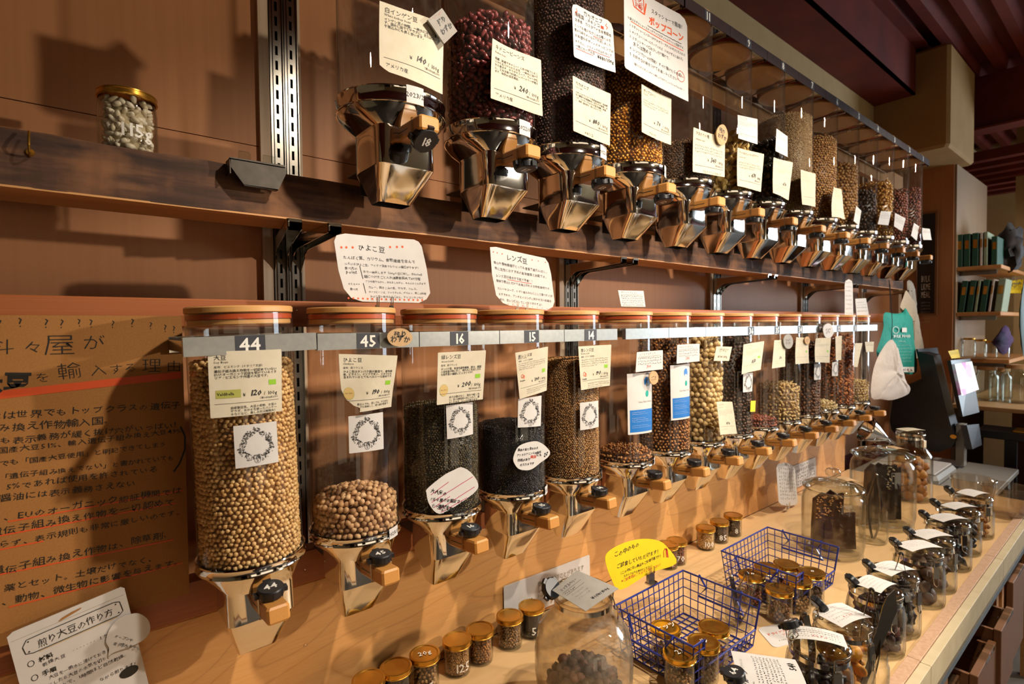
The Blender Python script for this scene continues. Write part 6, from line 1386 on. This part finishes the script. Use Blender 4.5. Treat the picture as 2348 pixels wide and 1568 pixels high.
q = onX(2205, 1060, kx+.1); obj('stand', MB().box(kx+.05, kx+.12, q.y-.02, q.y+.02, .745, 1.0), M['gray'], t, 0)
# grey low table with a white machine past the counter, black drawer
t = thing('side_table', 'low table with grey top past the counter end', 'table', (0,0,0))
obj('top', MB().bbox(3.42, 4.4, .55, 1.2, .70, .73, .004), M['gray'], t, .4)
for x in (3.46, 4.36):
    for y in (.59, 1.16): obj('leg', MB().box(x-.02, x+.02, y-.02, y+.02, 0, .70), M['black'], t, 0)
t = thing('label_scale', 'pale grey flat scale on the low table past the counter', 'scale', (3.75, .93, .7315)); obj('body', MB().bbox(-.20, .22, -.17, .17, .0, .06, .02), M['gray'], t, .4); obj('plate', MB().bbox(-.17, .19, -.15, .15, .062, .07, .006), M['white'], t, .4)
# clear plastic tubs at the far end of the counter
for px, py, r, h, lab in ((2231,1095,.080,.13,'clear plastic tub behind the last swing-top jar'), (2306,1113,.078,.13,'clear plastic tub nearest the counter edge at the far end')):
    p = onZ(px, py, .8+h); t = thing('plastic_tub', lab, 'tub', (p.x, p.y, .8), 0, 'clear plastic tubs'); obj('tub_wall', MB().lathe([(0,0),(r*.82,0),(r*.84,.003),(r*.97,h-.012),(r*1.04,h-.010),(r*1.05,h-.002),(r*1.03,h),(r*.96,h-.004),(r*.82,.006),(0,.005)], 40), M['film'], t)
# black workbench with drawers (behind kiosk)
zb = onX(2290, 985, 4.75).z
t = thing('black_bench', 'black bench top with papers behind the kiosk', 'table', (0,0,0)); obj('top', MB().bbox(4.66, 4.93, -.35, .80, zb-.05, zb, .005), M['black'], t, .4); obj('leg', MB().box(4.7, 4.75, .60, .66, 0, zb-.05), M['black'], t, 0); obj('leg', MB().box(4.7, 4.75, -.2, -.14, 0, zb-.05), M['black'], t, 0)
for i in range(3): tag(obj('folder', MB().bbox(4.70, 4.86, .42-.22*i, .62-.22*i, zb+.001, zb+.012+.004*i, .002), M['gold'], None, .4), ('yellow folder on the black bench nearest the kiosk','flat yellow folder in the middle of the black bench','yellow folder farthest on the black bench')[i], 'folder')
# ------------------------------------------------------------------ shelves beyond the column
def shelf(x0, x1, y0, y1, z, label):
    t = thing('wall_shelf', label, 'shelf', (0,0,0), 0, 'shelves beyond the column'); obj('board', MB().bbox(x0, x1, y0, y1, z-.028, z, .003), M['pine'], t, .4); obj('bracket', MB().box(x0+.1, x0+.125, y0+.04, y1, z-.06, z-.028), M['steel'], t, 0); return t
SX0, SX1, SY0, SY1 = 5.20, 6.22, .76, 1.013
zs = [onX(2215, 612, 5.22).z, onX(2215, 716, 5.22).z, onX(2230, 822, 5.22).z]
shelf(SX0, SX1, SY0, SY1, zs[0], 'upper pale shelf with green box files beyond the column'); shelf(SX0, SX1, SY0, SY1, zs[1], 'middle pale shelf with leaning green box files'); shelf(SX0, SX1, SY0-.05, SY1, zs[2], 'lower shelf with blurred glass jars')
obj_ = struct('trim_14', MB().box(7.0, 7.04, -.6, .93, 0, 3.5), M['cream'], sm=0)
M['green'] = plain('green_binder', '1c4a3a', .6, c2='225444', sc=20); M['greenlt'] = plain('pale_green_binder', '8a9c84', .6, c2='94a68e', sc=20); M['puffer'] = plain('dark_quilted', '1e1a1c', .7, c2='2a2426', sc=40, bump=.4)
def binder(px, zb, h, th, mat, label, lean=0, x=5.235):
    q = onX(px, 560, x); t = thing('box_file', label, 'file', (x, q.y, zb+.001), 0, 'green box files on the shelves'); t.rotation_euler = (lean, 0, 0)
    obj('cover', MB().bbox(0, .24, -th/2, th/2, 0, h, .003), M[mat], t, .4); obj('spine_label', MB().box(-.0012, 0, -th*.3, th*.3, h*.55, h*.8), M['gold'], t, 0); return t
names = ['dark green box file against the column on the upper shelf', 'second dark green box file on the upper shelf', 'third dark green box file on the upper shelf', 'white edged file on the upper shelf', 'pale file next to the white edged one on the upper shelf', 'single dark green file beside the quilted jacket']
for i, (px, th, mt) in enumerate(((2200,.038,'green'),(2217,.038,'green'),(2236,.038,'green'),(2250,.016,'white'),(2260,.022,'greenlt'),(2280,.034,'green'))): binder(px, zs[0], .25 if i < 5 else .21, th, mt, names[i])
names = ['leaning dark green box file nearest the column on the middle shelf', 'second leaning green box file on the middle shelf', 'pale leaning file on the middle shelf', 'third leaning green box file on the middle shelf', 'white leaning file on the middle shelf', 'pale green flat book cover on the middle shelf']
for i, (px, th, mt) in enumerate(((2205,.036,'green'),(2224,.036,'green'),(2238,.016,'greenlt'),(2254,.036,'green'),(2270,.014,'white'),(2290,.04,'greenlt'))): binder(px, zs[1], .24, th, mt, names[i], .10)
q = onX(2312, 560, 5.55); t = thing('jacket', 'dark quilted jacket heaped on the upper shelf', 'jacket', (5.62, q.y, zs[0]+.002)); v, f = shape('chunk', 3); m = MB(); m._a([(a*.30, b*.22, c*.52+.15+.02*math.sin(c*60)) for a, b, c in v.tolist()], [tuple(x) for x in f.tolist()]); obj('quilted_body', m, M['puffer'], t, 1.2)
q = onX(2320, 655, 6.3); put('yellow_notice', 'yellow notice hanging below the upper shelf', 'sign', [(2290,648),(2346,640),(2344,672),(2292,672)], q.y, small(4, False), 'yellow', 0)
q = onX(2306, 775, 5.1); sheetbag('purple_pouch', 'dark purple cloth pouch hanging from the middle shelf', [(2305,745),(2312,762),(2320,778),(2310,795),(2300,814),(2290,800),(2278,787),(2290,768)], q.y, 'purple' if 'purple' in M else 'puffer', thick=.03)
for i, (px, py, r, h) in enumerate(((2222,800,.045,.14),(2248,800,.042,.13),(2272,800,.04,.12),(2300,800,.04,.11))):
    q = onX(px, py, 5.40); t = thing('glass_bottle', ('dusty glass jar at the column end of the lower shelf','second glass jar on the lower shelf','third glass jar on the lower shelf','small dark jar at the outer end of the lower shelf')[i], 'jar', (5.40, q.y, zs[2]+.001), 0, 'glass jars on the far shelf'); obj('glass_body', jar_body(r, h, r*.8), M['jar'], t); obj('lid', lid_mesh(r*.85, .015, h+.01), M['gold'], t)
# wooden side counter with jars beyond the kiosk
t = thing('side_counter', 'wooden side counter with pale top behind the kiosk', 'counter', (0,0,0)); zc = onX(2290, 925, 5.2).z
obj('top', MB().bbox(4.95, 6.9, -.35, .985, zc-.03, zc, .004), M['counter'], t, .4); obj('front_panel', MB().box(5.0, 6.9, .50, .53, 0, zc-.03), M['drawer'], t, 0); obj('end_panel', MB().box(5.0, 5.03, .40, .50, 0, zc-.03), M['drawer'], t, 0)
for i, (px, r, h) in enumerate(((2262,.075,.24),(2294,.07,.22),(2331,.085,.26))):
    xx = 5.35+.22*(i % 2); q = onX(px, 900, xx); t = thing('glass_bottle', ('wide glass jar behind the lit screen','cork topped glass jar in the middle of the side counter','big glass jar at the right end of the side counter')[i], 'jar', (xx, q.y, zc+.001), 0, 'glass jars on the side counter'); obj('glass_body', jar_body(r, h, r*.75), M['jarthick'], t); obj('lid', lid_mesh(r*.8, .03, h+.02), M['tan'], t)
# green apron hanging at the right edge
q = onX(2342, 730, 4.6); sheetbag('apron', 'dark green apron hanging at the right edge of the picture', [(2350,640),(2356,650),(2362,720),(2360,800),(2348,820),(2343,780),(2340,740),(2342,690)], q.y, 'green', thick=.015)
# ------------------------------------------------------------------ drawers under the counter edge
def drawer(a, b, z1, dep, label):
    pa, pb = onZ(a[0], a[1], z1), onZ(b[0], b[1], z1); x0, x1, yf = min(pa.x, pb.x), max(pa.x, pb.x), (pa.y+pb.y)/2; z0 = z1-dep
    t = thing('drawer', label, 'drawer', (0, yf, 0), 0, 'wooden drawers under the counter'); y1 = .08
    obj('front', MB().bbox(x0, x1, -.02, .0, z0, z1, .002), M['drawer'], t, .4)
    for x in (x0+.008, x1-.020): obj('side', MB().box(x, x+.012, 0, y1, z0+.02, z1-.008), M['drawer'], t, 0)
    obj('bottom', MB().box(x0+.02, x1-.02, 0, y1, z0+.022, z0+.03), M['drawer'], t, 0)
    obj('clip', MB().bbox((x0+x1)/2-.025, (x0+x1)/2+.025, -.022, .004, z1-.008, z1+.004, .001), M['jarthick'], t, 0)
    obj('clip', MB().bbox(x0+(x1-x0)*.78-.02, x0+(x1-x0)*.78+.02, -.022, .004, z1-.008, z1+.004, .001), M['jarthick'], t, 0)
    return t
drawer((2213,1540),(2274,1468),.60,.20,'open wooden drawer nearest the lower right edge with clear clips')
drawer((2275,1440),(2309,1389),.64,.22,'second open wooden drawer under the counter with clear clips')
drawer((2150,1590),(2180,1540),.58,.18,'wooden drawer front cut by the lower edge of the picture')
drawer((2300,1330),(2340,1290),.66,.30,'farthest tall wooden drawer under the counter')
for x in (.5, 1.2, 1.80, 2.50, 2.60, 3.33): obj('leg', MB().box(x-.018, x+.018, .362, .40, 0, .772), M['pine'], ct, 0)
obj('back_panel', MB().box(-1.2, 3.34, .95, .97, 0, .77), M['drawer'], ct, 0)
